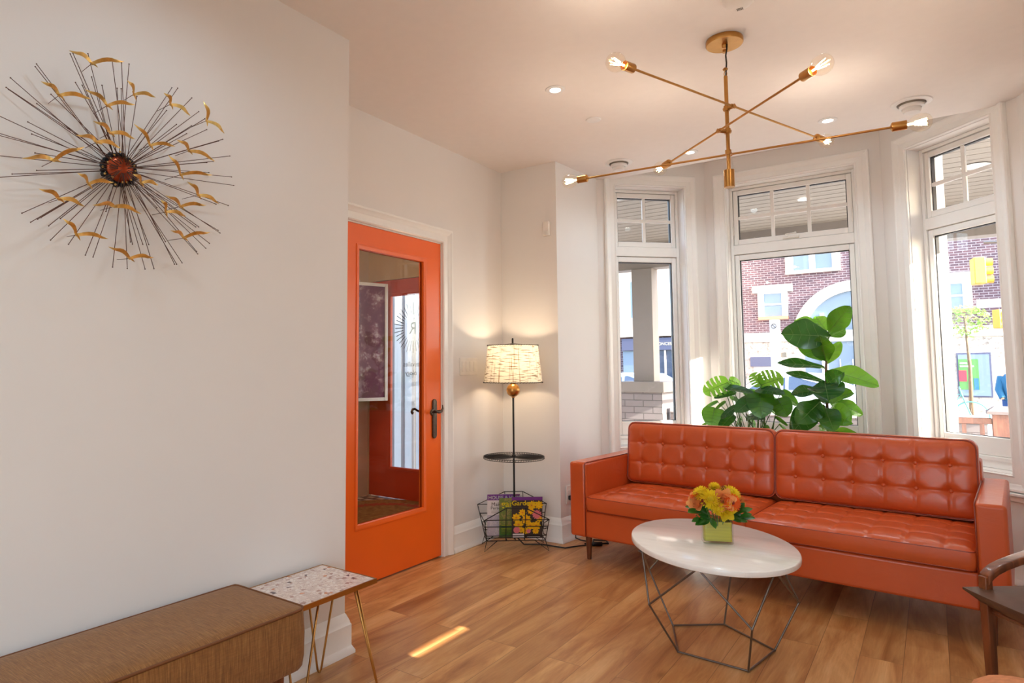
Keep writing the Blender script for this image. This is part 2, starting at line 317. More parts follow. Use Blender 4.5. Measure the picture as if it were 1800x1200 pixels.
M = dict(
    wall=simple('wall_paint', rgb(234,231,228), .6, spec=.3, noise=.01, nscale=3, bump=.03, bscale=300),
    ceil=simple('ceiling_paint', rgb(238,232,228), .8, spec=.2, noise=.01),
    trim=simple('trim_gloss_white', rgb(244,243,240), .3, spec=.5, noise=.01),
    floor=floor_mat(), hexa=hex_tile(),
    orange=simple('orange_door_paint', rgb(244,106,26), .3, spec=.5, noise=.02, nscale=4),
    red=simple('red_door_paint', rgb(206,66,30), .35, spec=.5, noise=.02, nscale=4),
    glass=thin_glass('window_glass', (.985,.992,.99), .5, 0, .015),
    doorglass=thin_glass('door_glass', (.97,.98,.975), .6, 0, .045),
    dark=simple('dark_gasket', rgb(40,38,42), .5),
    bronze=simple('dark_bronze', rgb(92,80,70), .38, metal=.9, noise=.2, nscale=60),
    brass=simple('brushed_brass', rgb(190,140,78), .3, metal=1, noise=.06, nscale=30),
    gold=simple('hammered_gold', rgb(232,196,120), .34, metal=1, noise=.25, nscale=40, bump=.6, bscale=70),
    rod=simple('dark_brown_rod', rgb(98,68,58), .45, metal=.6),
    copper=simple('mottled_copper', rgb(160,72,44), .3, metal=.85, noise=.5, nscale=22, bump=.5, bscale=30),
    verd=simple('dark_verdigris', rgb(52,54,58), .5, metal=.7, noise=.4, nscale=50),
    blackm=simple('black_wire', rgb(28,25,24), .45, metal=.3),
    nickel=simple('grey_steel', rgb(120,112,106), .32, metal=.9),
    leather=leather('rust_leather', rgb(200,86,38)),
    leather2=leather('rust_leather_piping', rgb(140,48,24)),
    walnut=wood('walnut', rgb(84,40,20), rgb(136,74,40)),
    brownleather=simple('brown_seat_leather', rgb(96,68,52), .5, spec=.3, noise=.2, nscale=8, bump=.2, bscale=60),
    peach=simple('peach_fabric', rgb(222,150,106), .85, spec=.2, noise=.12, nscale=60, bump=.4, bscale=500),
    marble=marble(), mosaic=mosaic(), weave=weave_fabric(),
    piping=simple('brown_piping', rgb(112,64,26), .7),
    shade=shade_mat(),
    plate=simple('white_plastic', rgb(238,234,228), .35),
    smoke=simple('smoke_plastic', rgb(225,220,214), .45),
    steelw=simple('white_metal_vent', rgb(232,230,228), .35),
    ventd=simple('vent_dark', rgb(120,112,102), .4, metal=.6),
    fig=leaf_mat('fig_leaf', rgb(48,102,32), rgb(120,180,40), .32),
    figd=leaf_mat('fig_leaf_dark', rgb(30,72,34), rgb(90,160,40), .22, .25),
    figb=leaf_mat('fig_leaf_bright', rgb(78,140,38), rgb(150,205,60), .42),
    vein=simple('leaf_vein', rgb(104,140,66), .5),
    stem=simple('green_stem', rgb(70,110,40), .5), bark=simple('brown_bark', rgb(96,72,50), .8, noise=.3),
    pot=simple('dark_pot', rgb(40,38,36), .5), soil=simple('soil', rgb(40,28,20), .95, noise=.4, nscale=60),
    vaseglass=thin_glass('vase_glass', (.95,.98,.96), .5, .02, .05),
    leafwrap=simple('yellow_green_leaf_wrap', rgb(206,190,60), .35, noise=.18, nscale=1, stretch=(3,3,90)),
    water=thin_glass('water', (.9,.95,.85), .6, 0, .02),
    yellow=leaf_mat('yellow_petals', rgb(250,220,40), rgb(255,225,40), .4, .7), orangep=leaf_mat('orange_petals', rgb(244,106,28), rgb(255,110,20), .35, .7),
    peachp=leaf_mat('peach_petals', rgb(244,172,104), rgb(250,160,80), .35, .7), burg=simple('burgundy_petals', rgb(140,46,34), .6, noise=.2),
    rustp=leaf_mat('rust_petals', rgb(224,140,60), rgb(230,130,50), .35, .7),
    sprig=leaf_mat('sprig_leaf', rgb(40,100,30), rgb(100,160,40), .15),
    cable=simple('black_cable', rgb(20,18,18), .5),
    fil=emit('filament', (1,.66,.30), 60), led=emit('led_disc', (1,.93,.82), 14), lampbulb=emit('lamp_bulb', (1,.72,.4), 5),
    bulbglass=thin_glass('bulb_glass', (1,.97,.92), .35, .0, .02),
    # outside
    brick=brick_mat('plum_brick', rgb(92,68,76), rgb(68,52,64), rgb(128,122,128), .24, .085, .012),
    beige=simple('beige_render', rgb(206,186,168), .8), stone=speckle('rough_stone', rgb(176,168,160), rgb(140,132,124), rgb(108,100,92), 7.0),
    band=simple('pale_stone', rgb(196,192,188), .7), concrete=simple('sidewalk', rgb(160,156,152), .9, noise=.1), asphalt=simple('asphalt', rgb(104,102,104), .9, noise=.1),
    awning=simple('blue_grey_awning', rgb(70,74,98), .7), winb=simple('far_window_glass', rgb(104,122,142), .15, noise=.03, nscale=1),
    porch=simple('grey_porch_paint', rgb(134,126,120), .6, noise=.03), porchceil=simple('porch_ceiling_boards', rgb(140,132,122), .6, noise=.06, nscale=3, stretch=(.5,12,1)),
    pierbrick=brick_mat('painted_grey_brick', rgb(136,128,128), rgb(128,120,120), rgb(100,94,94), .24, .08, .006),
    carw=simple('white_car_paint', rgb(186,192,198), .2, spec=.6), cars=simple('silver_car_paint', rgb(170,190,210), .25, metal=.5), carg=simple('car_window', rgb(58,70,92), .12),
    tyre=simple('tyre', rgb(30,30,32), .8), sigy=simple('signal_yellow', rgb(214,160,60), .5), sigd=simple('signal_lens', rgb(70,30,24), .4),
    postw=wood('red_brown_post', rgb(96,56,44), rgb(140,86,66)), postcap=simple('post_cap', rgb(120,110,110), .6),
    bluej=simple('blue_jacket', rgb(36,96,130), .8), jeans=simple('blue_jeans', rgb(40,70,120), .9), skin=simple('skin', rgb(210,160,130), .6), cap=simple('pale_cap', rgb(235,225,220), .8),
    bike=simple('teal_bicycle_paint', rgb(70,140,130), .4), postg=simple('poster_green', rgb(70,120,60), .6), postr=simple('poster_red', rgb(196,40,60), .6), white=simple('plain_white', rgb(196,196,198), .6),
    fol=leaf_mat('pale_foliage', rgb(110,140,76), rgb(140,170,90), .4), brickr=simple('terracotta_sill', rgb(214,128,100), .8), blackp=simple('black_letters', rgb(60,55,55), .6),
    cream=simple('cream_letters', rgb(206,196,160), .6), fence=wood('pale_pine_fence', rgb(170,140,112), rgb(190,164,136), (8,8,1), .7), reveal=simple('vestibule_paint', rgb(214,190,160), .6),
    plum=speckle('plum_glass_reflections', rgb(110,44,80), rgb(140,90,110), rgb(214,200,206), 9.0), rugm=None, purple=simple('magazine_purple', rgb(112,50,140), .3), paper=simple('magazine_paper', rgb(232,226,226), .35),  # plum panel: bright leaf reflections painted into its speckle
    magd=simple('magazine_dark_cover', rgb(58,52,50), .3), magg=speckle('magazine_garden_cover', rgb(110,130,60), rgb(170,150,90), rgb(90,110,50), 40.0), magy=simple('magazine_yellow', rgb(244,190,20), .35, noise=.12, nscale=80), magp=simple('magazine_pink', rgb(226,120,130), .35), magl=speckle('magazine_pale_photo', rgb(196,190,206), rgb(222,216,222), rgb(160,150,176), 30.0),
)
def rug_mat():
    m, nt, out = newmat('round_rug'); p = pbsdf(nt, (.3,.2,.1), .95, spec=.1); nt.links.new(p.outputs[0], out.inputs[0])
    tc = N(nt, 'TexCoord'); n = N(nt, 'TexNoise', Scale=30.0, Detail=3.0); nt.links.new(tc.outputs['Object'], n.inputs['Vector'])
    r = ramp(nt, n.outputs['Fac'], [(.3, rgb(130,84,40)), (.7, rgb(168,118,66))])
    ln = N(nt, 'VectorMath', operation='LENGTH'); nt.links.new(tc.outputs['Object'], ln.inputs[0])
    md = N(nt, 'Math', operation='MULTIPLY_ADD'); nt.links.new(n.outputs['Fac'], md.inputs[0]); md.inputs[1].default_value = .16; nt.links.new(ln.outputs['Value'], md.inputs[2])
    r2 = ramp(nt, md.outputs[0], [(0,(0,0,0)), (.44,(0,0,0)), (.47,(1,1,1)), (.52,(1,1,1)), (.55,(0,0,0))])
    mx = N(nt, 'MixRGB'); mx.inputs[2].default_value = (*rgb(170,66,40), 1); nt.links.new(r2.outputs[0], mx.inputs[0]); nt.links.new(r.outputs[0], mx.inputs[1]); nt.links.new(mx.outputs[0], p.inputs['Base Color']); return m
M['rugm'] = rug_mat()
# measured points of the wall sculpture and the plants (metres)
RODS = [(0.055,0.796,2.129),(0.075,0.795,2.125),(0.035,0.853,2.159),(0.095,0.896,2.143),(0.095,0.925,2.141),(0.055,0.967,2.165),(0.035,0.717,2.073),(0.035,0.714,2.064),(0.035,0.655,2.009),(0.095,0.627,1.955),(0.075,0.639,1.959),(0.035,0.621,1.896),(0.055,0.603,1.84),(0.075,0.601,1.827),(0.075,0.595,1.767),(0.055,0.626,1.716),(0.035,0.67,1.74),(0.075,0.684,1.627),(0.055,0.713,1.61),(0.035,0.737,1.626),(0.075,0.757,1.564),(0.075,0.78,1.63),(0.055,0.812,1.563),(0.055,0.859,1.538),(0.075,0.872,1.532),(0.075,0.929,1.509),(0.075,0.973,1.51),(0.035,1.049,1.522),(0.075,1.057,1.52),(0.095,1.114,1.54),(0.055,1.144,1.548),(0.055,1.163,1.555),(0.055,1.219,1.593),(0.095,1.19,1.593),(0.075,1.236,1.613),(0.035,1.274,1.641),(0.075,1.289,1.675),(0.035,1.307,1.693),(0.075,1.319,1.779),(0.075,1.271,1.774),(0.055,1.353,1.863),(0.095,1.316,1.878),(0.095,1.228,1.872),(0.075,1.321,1.959),(0.095,1.278,2.003),(0.095,1.262,1.992),(0.055,1.241,2.036),(0.055,1.209,2.09),(0.075,1.17,2.12),(0.075,1.119,2.136),(0.035,1.121,2.149),(0.035,1.105,2.065),(0.035,1.141,2.028),(0.095,1.16,2.015),(0.075,1.155,1.991),(0.095,0.975,2.052),(0.075,0.936,2.068),(0.055,0.933,2.074),(0.055,0.888,2.067),(0.035,0.866,2.091),(0.095,0.797,2.031),(0.055,0.832,2.047),(0.095,0.735,1.974),(0.075,0.708,1.943),(0.055,0.695,1.891),(0.075,0.699,1.853),(0.095,0.702,1.796),(0.075,0.715,1.754),(0.055,1.268,1.929),(0.075,1.232,1.912),(0.035,1.006,1.596),(0.035,1.039,1.601),(0.055,1.048,1.599),(0.075,0.98,1.594),(0.055,1.22,1.687),(0.035,1.221,1.69),(0.075,1.092,1.613),(0.055,1.071,1.724),(0.075,1.22,2.063),(0.095,0.723,1.619),(0.035,0.922,1.685),(0.035,0.766,1.612),(0.075,1.155,1.711)]
ART_C = (0.951,1.82)
BIRDS = [(0.12,(0.761,2.1),(0.829,2.093),(0.914,2.128)),(0.13999999999999999,(0.687,1.977),(0.738,1.96),(0.817,1.973)),(0.16,(0.79,1.986),(0.858,1.966),(0.931,1.99)),(0.12,(0.925,2.073),(0.952,2.043),(1.014,2.052)),(0.13999999999999999,(1.029,2.066),(1.059,2.043),(1.12,2.022)),(0.16,(1.152,2.076),(1.174,2.021),(1.232,1.992)),(0.12,(0.832,1.918),(0.887,1.902),(0.954,1.9)),(0.13999999999999999,(0.779,1.856),(0.842,1.857),(0.903,1.853)),(0.16,(0.643,1.749),(0.725,1.768),(0.794,1.822)),(0.12,(0.949,1.946),(1.008,1.899),(1.083,1.914)),(0.13999999999999999,(1.076,1.929),(1.126,1.91),(1.213,1.895)),(0.16,(1.038,1.865),(1.088,1.817),(1.192,1.839)),(0.12,(0.796,1.755),(0.831,1.734),(0.895,1.752)),(0.13999999999999999,(0.693,1.683),(0.749,1.669),(0.809,1.659)),(0.16,(0.821,1.662),(0.888,1.674),(0.96,1.664)),(0.12,(0.763,1.618),(0.805,1.581),(0.886,1.581)),(0.13999999999999999,(0.878,1.554),(0.947,1.531),(1.012,1.541)),(0.16,(1.103,1.796),(1.15,1.765),(1.218,1.748)),(0.12,(1.055,1.747),(1.114,1.726),(1.196,1.745)),(0.13999999999999999,(1.029,1.725),(1.053,1.693),(1.114,1.688)),(0.16,(1.053,1.63),(1.105,1.616),(1.188,1.647)),(0.12,(0.951,1.791),(0.983,1.773),(1.031,1.775))]
FIG = [([-0.549,4.9,1.425],[-0.414,4.85,1.595],0.13,0.15),([-0.539,4.9,1.4],[-0.791,4.72,1.427],0.199,0.35),([-0.571,4.9,1.233],[-0.585,4.8,1.398],0.13,0.05),([-0.575,4.9,1.245],[-0.727,4.85,1.392],0.104,0.5),([-0.58,4.9,1.196],[-0.835,4.75,1.247],0.074,0.8),([-0.577,4.9,1.097],[-0.816,4.88,1.18],0.054,0.8),([-0.566,4.9,1.179],[-0.277,4.85,1.097],0.121,0.75),([-0.572,4.9,1.216],[-0.482,4.95,1.372],0.065,0.2),([-0.543,4.9,1.401],[-0.451,4.96,1.457],0.069,0.3),([-0.556,4.9,1.434],[-0.639,5.02,1.562],0.078,0.3),([-0.605,4.9,1.486],[-0.775,5.02,1.544],0.061,0.6),([-0.578,4.9,1.081],[-0.474,4.78,1.16],0.095,0.3),([-0.584,4.9,1.097],[-0.544,4.7,1.0],0.173,0.3),([-0.608,4.9,1.048],[-0.774,4.82,1.027],0.078,0.7),([-0.589,4.9,0.974],[-0.426,4.8,1.045],0.104,0.7),([-0.618,4.9,0.982],[-0.765,4.75,0.774],0.13,0.2),([-0.611,4.9,0.974],[-0.716,4.68,0.845],0.13,0.3),([-0.591,4.9,0.934],[-0.518,4.64,0.815],0.113,0.1),([-0.585,4.9,0.909],[-0.435,4.7,0.864],0.13,0.2),([-0.539,4.9,0.976],[-0.373,4.95,0.89],0.078,0.5),([-0.568,4.9,0.78],[-0.398,4.85,0.765],0.056,0.6),([-0.576,4.9,0.78],[-0.619,4.85,0.806],0.069,0.3),([-0.597,4.9,0.95],[-0.7,4.98,0.842],0.069,0.5),([-0.58,4.9,1.015],[-0.454,5.0,0.884],0.069,0.5),([-0.575,4.9,1.319],[-0.647,4.98,1.433],0.087,0.4)]
FIG_STEM = [[-0.555,4.9,1.434],[-0.563,4.9,1.302],[-0.574,4.9,1.163],[-0.576,4.9,1.032],[-0.575,4.9,0.893],[-0.573,4.9,0.764]]
MON = [([-1.196,4.88,1.091],[-1.329,4.78,1.028],0.124,0.35,1),([-1.182,4.88,1.109],[-1.115,4.93,1.081],0.062,0.6,0),([-0.973,4.88,1.075],[-0.839,4.86,1.128],0.147,0.25,1),([-0.973,4.88,1.075],[-1.032,4.9,1.158],0.089,0.3,1),([-1.219,4.88,1.059],[-1.012,4.73,1.048],0.058,0.8,0),([-0.995,4.88,1.044],[-0.818,4.73,1.042],0.076,0.8,0),([-0.983,4.88,1.026],[-0.94,4.68,0.888],0.151,0.05,0),([-1.018,4.88,0.981],[-1.071,4.63,0.922],0.098,0.5,0),([-1.133,4.88,0.925],[-1.188,4.68,0.868],0.049,0.7,0),([-1.169,4.88,0.861],[-1.203,4.68,0.791],0.067,0.4,0),([-1.294,4.88,0.902],[-1.275,4.73,0.804],0.138,0.1,0),([-1.27,4.88,0.953],[-1.37,4.88,0.904],0.031,0.8,0),([-1.216,4.88,0.954],[-1.294,4.88,0.897],0.027,0.8,0),([-0.868,4.88,0.98],[-0.804,4.78,0.885],0.116,0.15,0),([-0.842,4.88,1.033],[-0.752,4.93,0.942],0.058,0.5,0),([-0.934,4.88,0.913],[-0.897,4.98,0.874],0.031,0.6,0),([-0.887,4.88,0.884],[-0.813,4.88,0.87],0.036,0.7,0),([-1.147,4.88,1.019],[-1.278,4.83,0.991],0.044,0.8,0),([-0.888,4.88,0.858],[-0.815,4.88,0.806],0.024,0.7,0),([-0.866,4.88,0.808],[-0.818,4.93,0.752],0.02,0.7,0),([-1.064,4.88,0.856],[-0.949,4.78,0.862],0.058,0.6,0),([-1.288,4.88,0.82],[-1.366,4.78,0.789],0.022,0.8,0),([-1.17,4.88,0.969],[-1.149,4.98,0.984],0.053,0.5,0),([-0.959,4.88,1.0],[-0.878,4.98,0.972],0.049,0.7,0),([-0.953,4.88,0.956],[-0.911,5.0,0.934],0.04,0.7,0),([-1.056,4.88,0.821],[-1.028,4.98,0.788],0.053,0.4,0),([-0.963,4.88,0.79],[-0.936,4.88,0.761],0.04,0.3,0),([-1.083,4.88,1.011],[-1.019,4.98,1.04],0.053,0.6,0),([-1.106,4.88,0.832],[-1.182,4.98,0.781],0.053,0.5,0)]
MON_ROOT = [-1.015,4.9,0.711]
WORLD_S = 3.0; EXPO = 0.04
# ------------------------------------------------------------------- camera
cam = bpy.data.cameras.new('camera'); camo = bpy.data.objects.new('camera', cam); COL.objects.link(camo); scene.camera = camo
cam.sensor_width = 36; cam.lens = 22.54; cam.shift_x = .04966; cam.shift_y = -.01863; cam.clip_end = 300; cam.clip_start = .02
right = V((0.80652, 0.59118, -0.00495)); down = V((-0.04718, 0.05601, -0.99732)); fwd = V((-0.58932, 0.80459, 0.07306))
camo.matrix_world = Matrix(((right.x,-down.x,-fwd.x,0),(right.y,-down.y,-fwd.y,0),(right.z,-down.z,-fwd.z,1.195),(0,0,0,1)))

# ------------------------------------------------------------ room geometry
ZC = 2.686; ZB = 2.86
XW = -2.063; XD = -2.587; YL = 4.052
def Loc(o, eu, n):
    def f(u, d, z): return (o[0]+eu[0]*u+n[0]*d, o[1]+eu[1]*u+n[1]*d, z)
    return f
q = math.sqrt(.5)
LW = Loc((-1.6853, 5.2048), (q, q), (q, -q))
LC = Loc((0, 5.42), (1, 0), (0, -1))
LR = Loc((.0626, 5.187), (q, -q), (-q, -q))
CL = (-1.416, 5.29); CR = (-.2245, 5.29)            # inner bay corners
EL = (-2.068, 4.638); ER = (.447, 4.6185)           # where the bay meets the room
ZG0, ZGL, ZGB, ZGA = .78, 2.05, 2.215, 2.575
ZO0, ZO1 = .60, 2.637; MG = .058

# floor, ceilings
struct(MB().prism([(-2.62,-3.6),(2.4,-3.6),(2.4,4.3),(.62,4.3),(.62,4.75),(-.05,5.6),(-1.6,5.6),(-2.3,4.95),(-2.3,4.3),(-2.75,4.3),(-2.62,1.9)], -.1, 0).build('floor', M['floor']))
struct(MB().prism([(-2.75,-3.7),(2.5,-3.7),(2.5,4.3),(.62,4.3),(.62,4.60),(.47,4.60),(.36,4.715),(-1.99,4.715),(-2.068,4.64),(-2.3,4.6),(-2.3,4.2),(-2.75,4.2)], ZC, ZC+.3).build('ceiling', M['ceil']))
struct(MB().prism([(-2.3,4.716),(.62,4.716),(.62,5.0),(-.05,5.65),(-1.6,5.65),(-2.3,4.95)], ZB, ZB+.12).build('ceiling', M['ceil']))

def hole_wall(mb, L, u0, u1, a0, a1, z0, z1, t0, t1, d0, d1):
    """wall slab u0..u1, z0..z1 with an opening a0..a1 / t0..t1"""
    if a0 > u0: mb.lbox(L, u0, a0, d0, d1, z0, z1)
    if u1 > a1: mb.lbox(L, a1, u1, d0, d1, z0, z1)
    if t0 > z0: mb.lbox(L, a0, a1, d0, d1, z0, t0)
    if z1 > t1: mb.lbox(L, a0, a1, d0, d1, t1, z1)
    return mb
# bay walls (outer face d=-.14, inner face d=.13)
def bay_wall(name, L, u0, u1, g0, g1, inner, outer):
    mb = hole_wall(MB(), L, u0, u1, g0-MG, g1+MG, -.1, ZB, ZO0, ZO1, -.14, .13)
    return struct(mb.build(name, M['wall']))
uLc = ((CL[0]-LW(0,.13,0)[0])/q); uLe = (EL[0]-LW(0,.13,0)[0])/q
uRc = ((CR[0]-LR(0,.13,0)[0])/q); uRe = (ER[0]-LR(0,.13,0)[0])/q
bay_wall('wall_bay_left', LW, uLe, uLc-.001, -.46, 0, 0, 0)
bay_wall('wall_bay_centre', LC, CL[0], CR[0], -1.199, -.446, 0, 0)
bay_wall('wall_bay_right', LR, uRc+.001, uRe, 0, .46, 0, 0)
# outer wedges that close the corners of the bay
mb = MB()
a = LW(uLc,-.14,0); b = LC(CL[0],-.14,0)
mb.prism([CL, (a[0],a[1]), (CL[0]-.08,5.60), (b[0],b[1])], -.1, ZB)
a = LR(uRc,-.14,0); b = LC(CR[0],-.14,0)
mb.prism([CR, (b[0],b[1]), (CR[0]+.08,5.60), (a[0],a[1])], -.1, ZB)
struct(mb.build('wall_bay_corners', M['wall']))

# left block, door wall, lamp wall, jog wall
struct(MB().prism([(XW,-3.6),(XW,1.969),(XD,1.969),(XD-.14,1.969),(XD-.14,-3.6)], -.1, ZC+.02).build('wall_left', M['wall']))
LD = Loc((XD, 0), (0, 1), (1, 0))
DY0, DY1, DZ = 2.385, 3.312, 2.028
struct(hole_wall(MB(), LD, 1.97, 4.2, DY0, DY1, -.1, ZC+.02, -.1, DZ, -.14, 0).build('wall_door', M['wall']))
struct(MB().prism([(XD+.0005,YL),(-2.12,YL),(-2.12,YL+.14),(XD+.0005,YL+.14)], -.1, ZC+.02).build('wall_lamp', M['wall']))
struct(MB().prism([(-2.12,YL+.0005),(EL[0],EL[1]),(EL[0]-.15,EL[1]+.15),(-2.28,YL+.141),(-2.12,YL+.141)], -.1, ZB).build('wall_alcove_left', M['wall']))
struct(MB().prism([(ER[0],ER[1]-.001),(.47,4.56),(.47,YL),(.62,YL),(.62,4.75),(.56,4.75)], -.1, ZB).build('wall_alcove_right', M['wall']))
struct(MB().prism([(.6201,YL),(2.3,YL),(2.3,YL+.15),(.6201,YL+.15)], -.1, ZC+.02).build('wall_front_right', M['wall']))
# right wall with a sun slot added for the floor streak, and the wall behind the camera with an opening added for fill light
LRW = Loc((2.2, 0), (0, 1), (-1, 0))
SY0, SY1, SZ0, SZ1 = 1.79, 2.17, 1.700, 1.779
wr = hole_wall(MB(), LRW, 1.0, YL, SY0, SY1, -.1, ZC+.02, SZ0, SZ1, -.15, 0)
wr.lbox(LRW, -3.6, 1.0, -.15, 0, -.1, ZC+.02)
struct(wr.build('wall_right', M['wall']))
LB = Loc((0, -3.5), (1, 0), (0, 1))
struct(hole_wall(MB(), LB, XW, 2.2, -1.4, 1.6, -.1, ZC+.02, .4, 2.35, -.15, 0).build('wall_back', M['wall']))

# ---------------------------------------------------------------- mouldings
def sweep(mb, L, path, prof, closed):
    """path: list of (u,z) corners; prof: list of (w outward, d). Mitred."""
    n = len(path); vs = []; k = len(prof)
    offs = []
    for i, (u, z) in enumerate(path):
        def dirn(a, b): 
            x, y = b[0]-a[0], b[1]-a[1]; l = math.hypot(x, y); return (x/l, y/l)
        if closed or 0 < i < n-1:
            d1 = dirn(path[i-1], path[i]); d2 = dirn(path[i], path[(i+1)%n])
            n1 = (-d1[1], d1[0]); n2 = (-d2[1], d2[0]); s = 1+n1[0]*n2[0]+n1[1]*n2[1]
            offs.append(((n1[0]+n2[0])/s, (n1[1]+n2[1])/s))
        else:
            d = dirn(path[0], path[1]) if i == 0 else dirn(path[-2], path[-1]); offs.append((-d[1], d[0]))
    for (u, z), o in zip(path, offs):
        for w, d in prof: vs.append(L(u+o[0]*w, d, z+o[1]*w))
    fs = []
    for i in range(n if closed else n-1):
        a = i*k; b = ((i+1)%n)*k
        for j in range(k-1): fs.append((a+j, a+j+1, b+j+1, b+j))
    if not closed:
        fs.append(tuple(range(k))); fs.append(tuple((n-1)*k+j for j in range(k))[::-1])
    return mb.add(vs, fs)
CAS = [(.004,0),(.004,.012),(.010,.018),(.018,.013),(.052,.013),(.060,.020),(.072,.024),(.080,.030),(.090,.030),(.095,.022),(.095,0)]
def casing(name, L, a0, a1, z0, z1, d, prof=CAS, closed=True, floorz=None):
    pr = [(w, d+h) for w, h in prof]
    if closed: path = [(a0,z0),(a0,z1),(a1,z1),(a1,z0)]
    else: path = [(a0,floorz),(a0,z1),(a1,z1),(a1,floorz)]
    mb = MB(); sweep(mb, L, path, pr, closed)
    return mb
def flipfix(o):
    import bmesh
    bm = bmesh.new(); bm.from_mesh(o.data); bmesh.ops.recalc_face_normals(bm, faces=bm.faces); bm.to_mesh(o.data); bm.free(); return o
def window(idx, L, g0, g1, cols, crank=False, blabel=''):
    a0, a1 = g0-MG, g1+MG
    root = bpy.data.objects.new('window_%d' % idx, None); COL.objects.link(root); root['kind'] = 'structure'; root.location = L((g0+g1)/2, 0, ZO0)
    inv = V(root.location)
    def LL(u, d, z):
        p = L(u, d, z); return (p[0]-inv.x, p[1]-inv.y, p[2]-inv.z)
    e = .0005; mb = MB()
    # fixed frame
    f0, f1 = -.05, .040; t = .022
    mb.lbox(LL, a0+e, a0+t, f0, f1, ZO0+e, ZO1-e); mb.lbox(LL, a1-t, a1-e, f0, f1, ZO0+e, ZO1-e)
    mb.lbox(LL, a0+t, a1-t, f0, f1, ZO1-t, ZO1-e)
    zm0, zm1 = ZGL+.045, ZGB-.045
    mb.lbox(LL, a0+t, a1-t, f0, f1, zm0, zm1)
    mb.lbox(LL, a0+t, a1-t, f0, f1, ZO0+e, ZO0+.07)
    mb.lbox(LL, a0+t, a1-t, .040, .050, ZO0+.045, ZO0+.07)
    mb.build('frame', M['trim'], root, bevel=.003)
    for z0, z1, nm in ((zm1, ZO1-t, 'transom_sash'), (ZO0+.07, zm0, 'lower_sash')):
        mb = MB(); s0, s1 = -.03, .028; w0, w1 = a0+t+.003, a1-t-.003; z0 += .003; z1 -= .003
        ga, gb = (ZGB, ZGA) if nm[0] == 't' else (ZG0, ZGL)
        mb.lbox(LL, w0, g0, s0, s1, z0, z1); mb.lbox(LL, g1, w1, s0, s1, z0, z1)
        mb.lbox(LL, g0, g1, s0, s1, z0, ga); mb.lbox(LL, g0, g1, s0, s1, gb, z1)
        sash = mb.build(nm, M['trim'], root, bevel=.005)
        mb = MB(); k = .006
        mb.lbox(LL, g0, g0+k, -.012, .012, ga, gb); mb.lbox(LL, g1-k, g1, -.012, .012, ga, gb)
        mb.lbox(LL, g0, g1, -.012, .012, ga, ga+k*.6); mb.lbox(LL, g0, g1, -.012, .012, gb-k, gb)
        mb.build('gasket', M['dark'], sash)
        MB().lbox(LL, g0+.001, g1-.001, -.004, .0, ga+.001, gb-.001).build('glass_pane', M['glass'], sash)
        if nm[0] == 't':
            for i in range(1, cols):
                u = g0+(g1-g0)*i/cols; MB().lbox(LL, u-.013, u+.013, .0012, .016, ga, gb).build('muntin', M['trim'], sash, bevel=.003)
            zc = (ga+gb)/2-.006
            MB().lbox(LL, g0, g1, .0012, .0165, zc-.013, zc+.013).build('muntin', M['trim'], sash, bevel=.003)
    if crank:
        um = (g0+g1)/2; mb = MB()
        mb.lbox(LL, um-.055, um+.055, .028, .048, ZGB-.032, ZGB-.018)
        mb.tube([LL(um-.02,.048,ZGB-.02), LL(um-.03,.062,ZGB-.005), LL(um+.03,.064,ZGB-.002)], .006)
        mb.ball(LL(um+.035,.064,ZGB-.002), .009, 10)
        mb.build('crank_handle', M['plate'], root, smooth=50)
    for uu in ((g0-.035), (g1+.03)):
        if crank:
            MB().tube([LL(uu,.040,2.36), LL(uu,.052,2.33), LL(uu+.004,.046,2.27), LL(uu,.040,2.25)], .005).build('latch', M['plate'], root, smooth=50)
    c = casing('trim', L, a0, a1, ZO0, ZO1, .1305)
    o = struct(flipfix(c.build('trim_%d' % idx, M['trim'], smooth=25)))
    # sill ledge below the casing
    mb = MB(); zz = ZO0-.098
    lo, hi = {1: (max(a0-.1, uLe+.02), a1+.1), 2: (a0-.1, a1+.1), 3: (a0-.1, min(a1+.12, uRe-.02))}[idx]
    mb.lbox(L, lo, hi, .131, .172, zz-.018, zz-.001); mb.lbox(L, lo+.01, hi-.01, .131, .150, zz-.05, zz-.018)
    struct(mb.build('trim_%d' % (idx+10), M['trim'], bevel=.004))
    return root
window(1, LW, -.46, 0, 2)
window(2, LC, -1.199, -.446, 3, crank=True)
window(3, LR, 0, .46, 2)

# added windows in the unseen walls: a sun slot and a fill light
def added_window(idx, L, a0, a1, z0, z1, t=.04, mull=2):
    root = bpy.data.objects.new('window_%d' % idx, None); COL.objects.link(root); root['kind'] = 'structure'
    mb = MB(); mb.lbox(L, a0, a0+t, -.10, -.04, z0, z1); mb.lbox(L, a1-t, a1, -.10, -.04, z0, z1); mb.lbox(L, a0+t, a1-t, -.10, -.04, z0, z0+t); mb.lbox(L, a0+t, a1-t, -.10, -.04, z1-t, z1)
    for i in range(1, mull):
        u = a0+(a1-a0)*i/mull; mb.lbox(L, u-t/2, u+t/2, -.10, -.04, z0+t, z1-t)
    mb.build('frame', M['trim'], root); MB().lbox(L, a0+.001, a1-.001, -.074, -.070, z0+.001, z1-.001).build('glass_pane', M['glass'], root)
added_window(4, LRW, SY0, SY1, SZ0, SZ1, .002, 1)  # invented slot that lets the sun draw the floor streak
added_window(5, LB, -1.4, 1.6, .4, 2.35, .04, 3)  # invented back window, put in for fill daylight

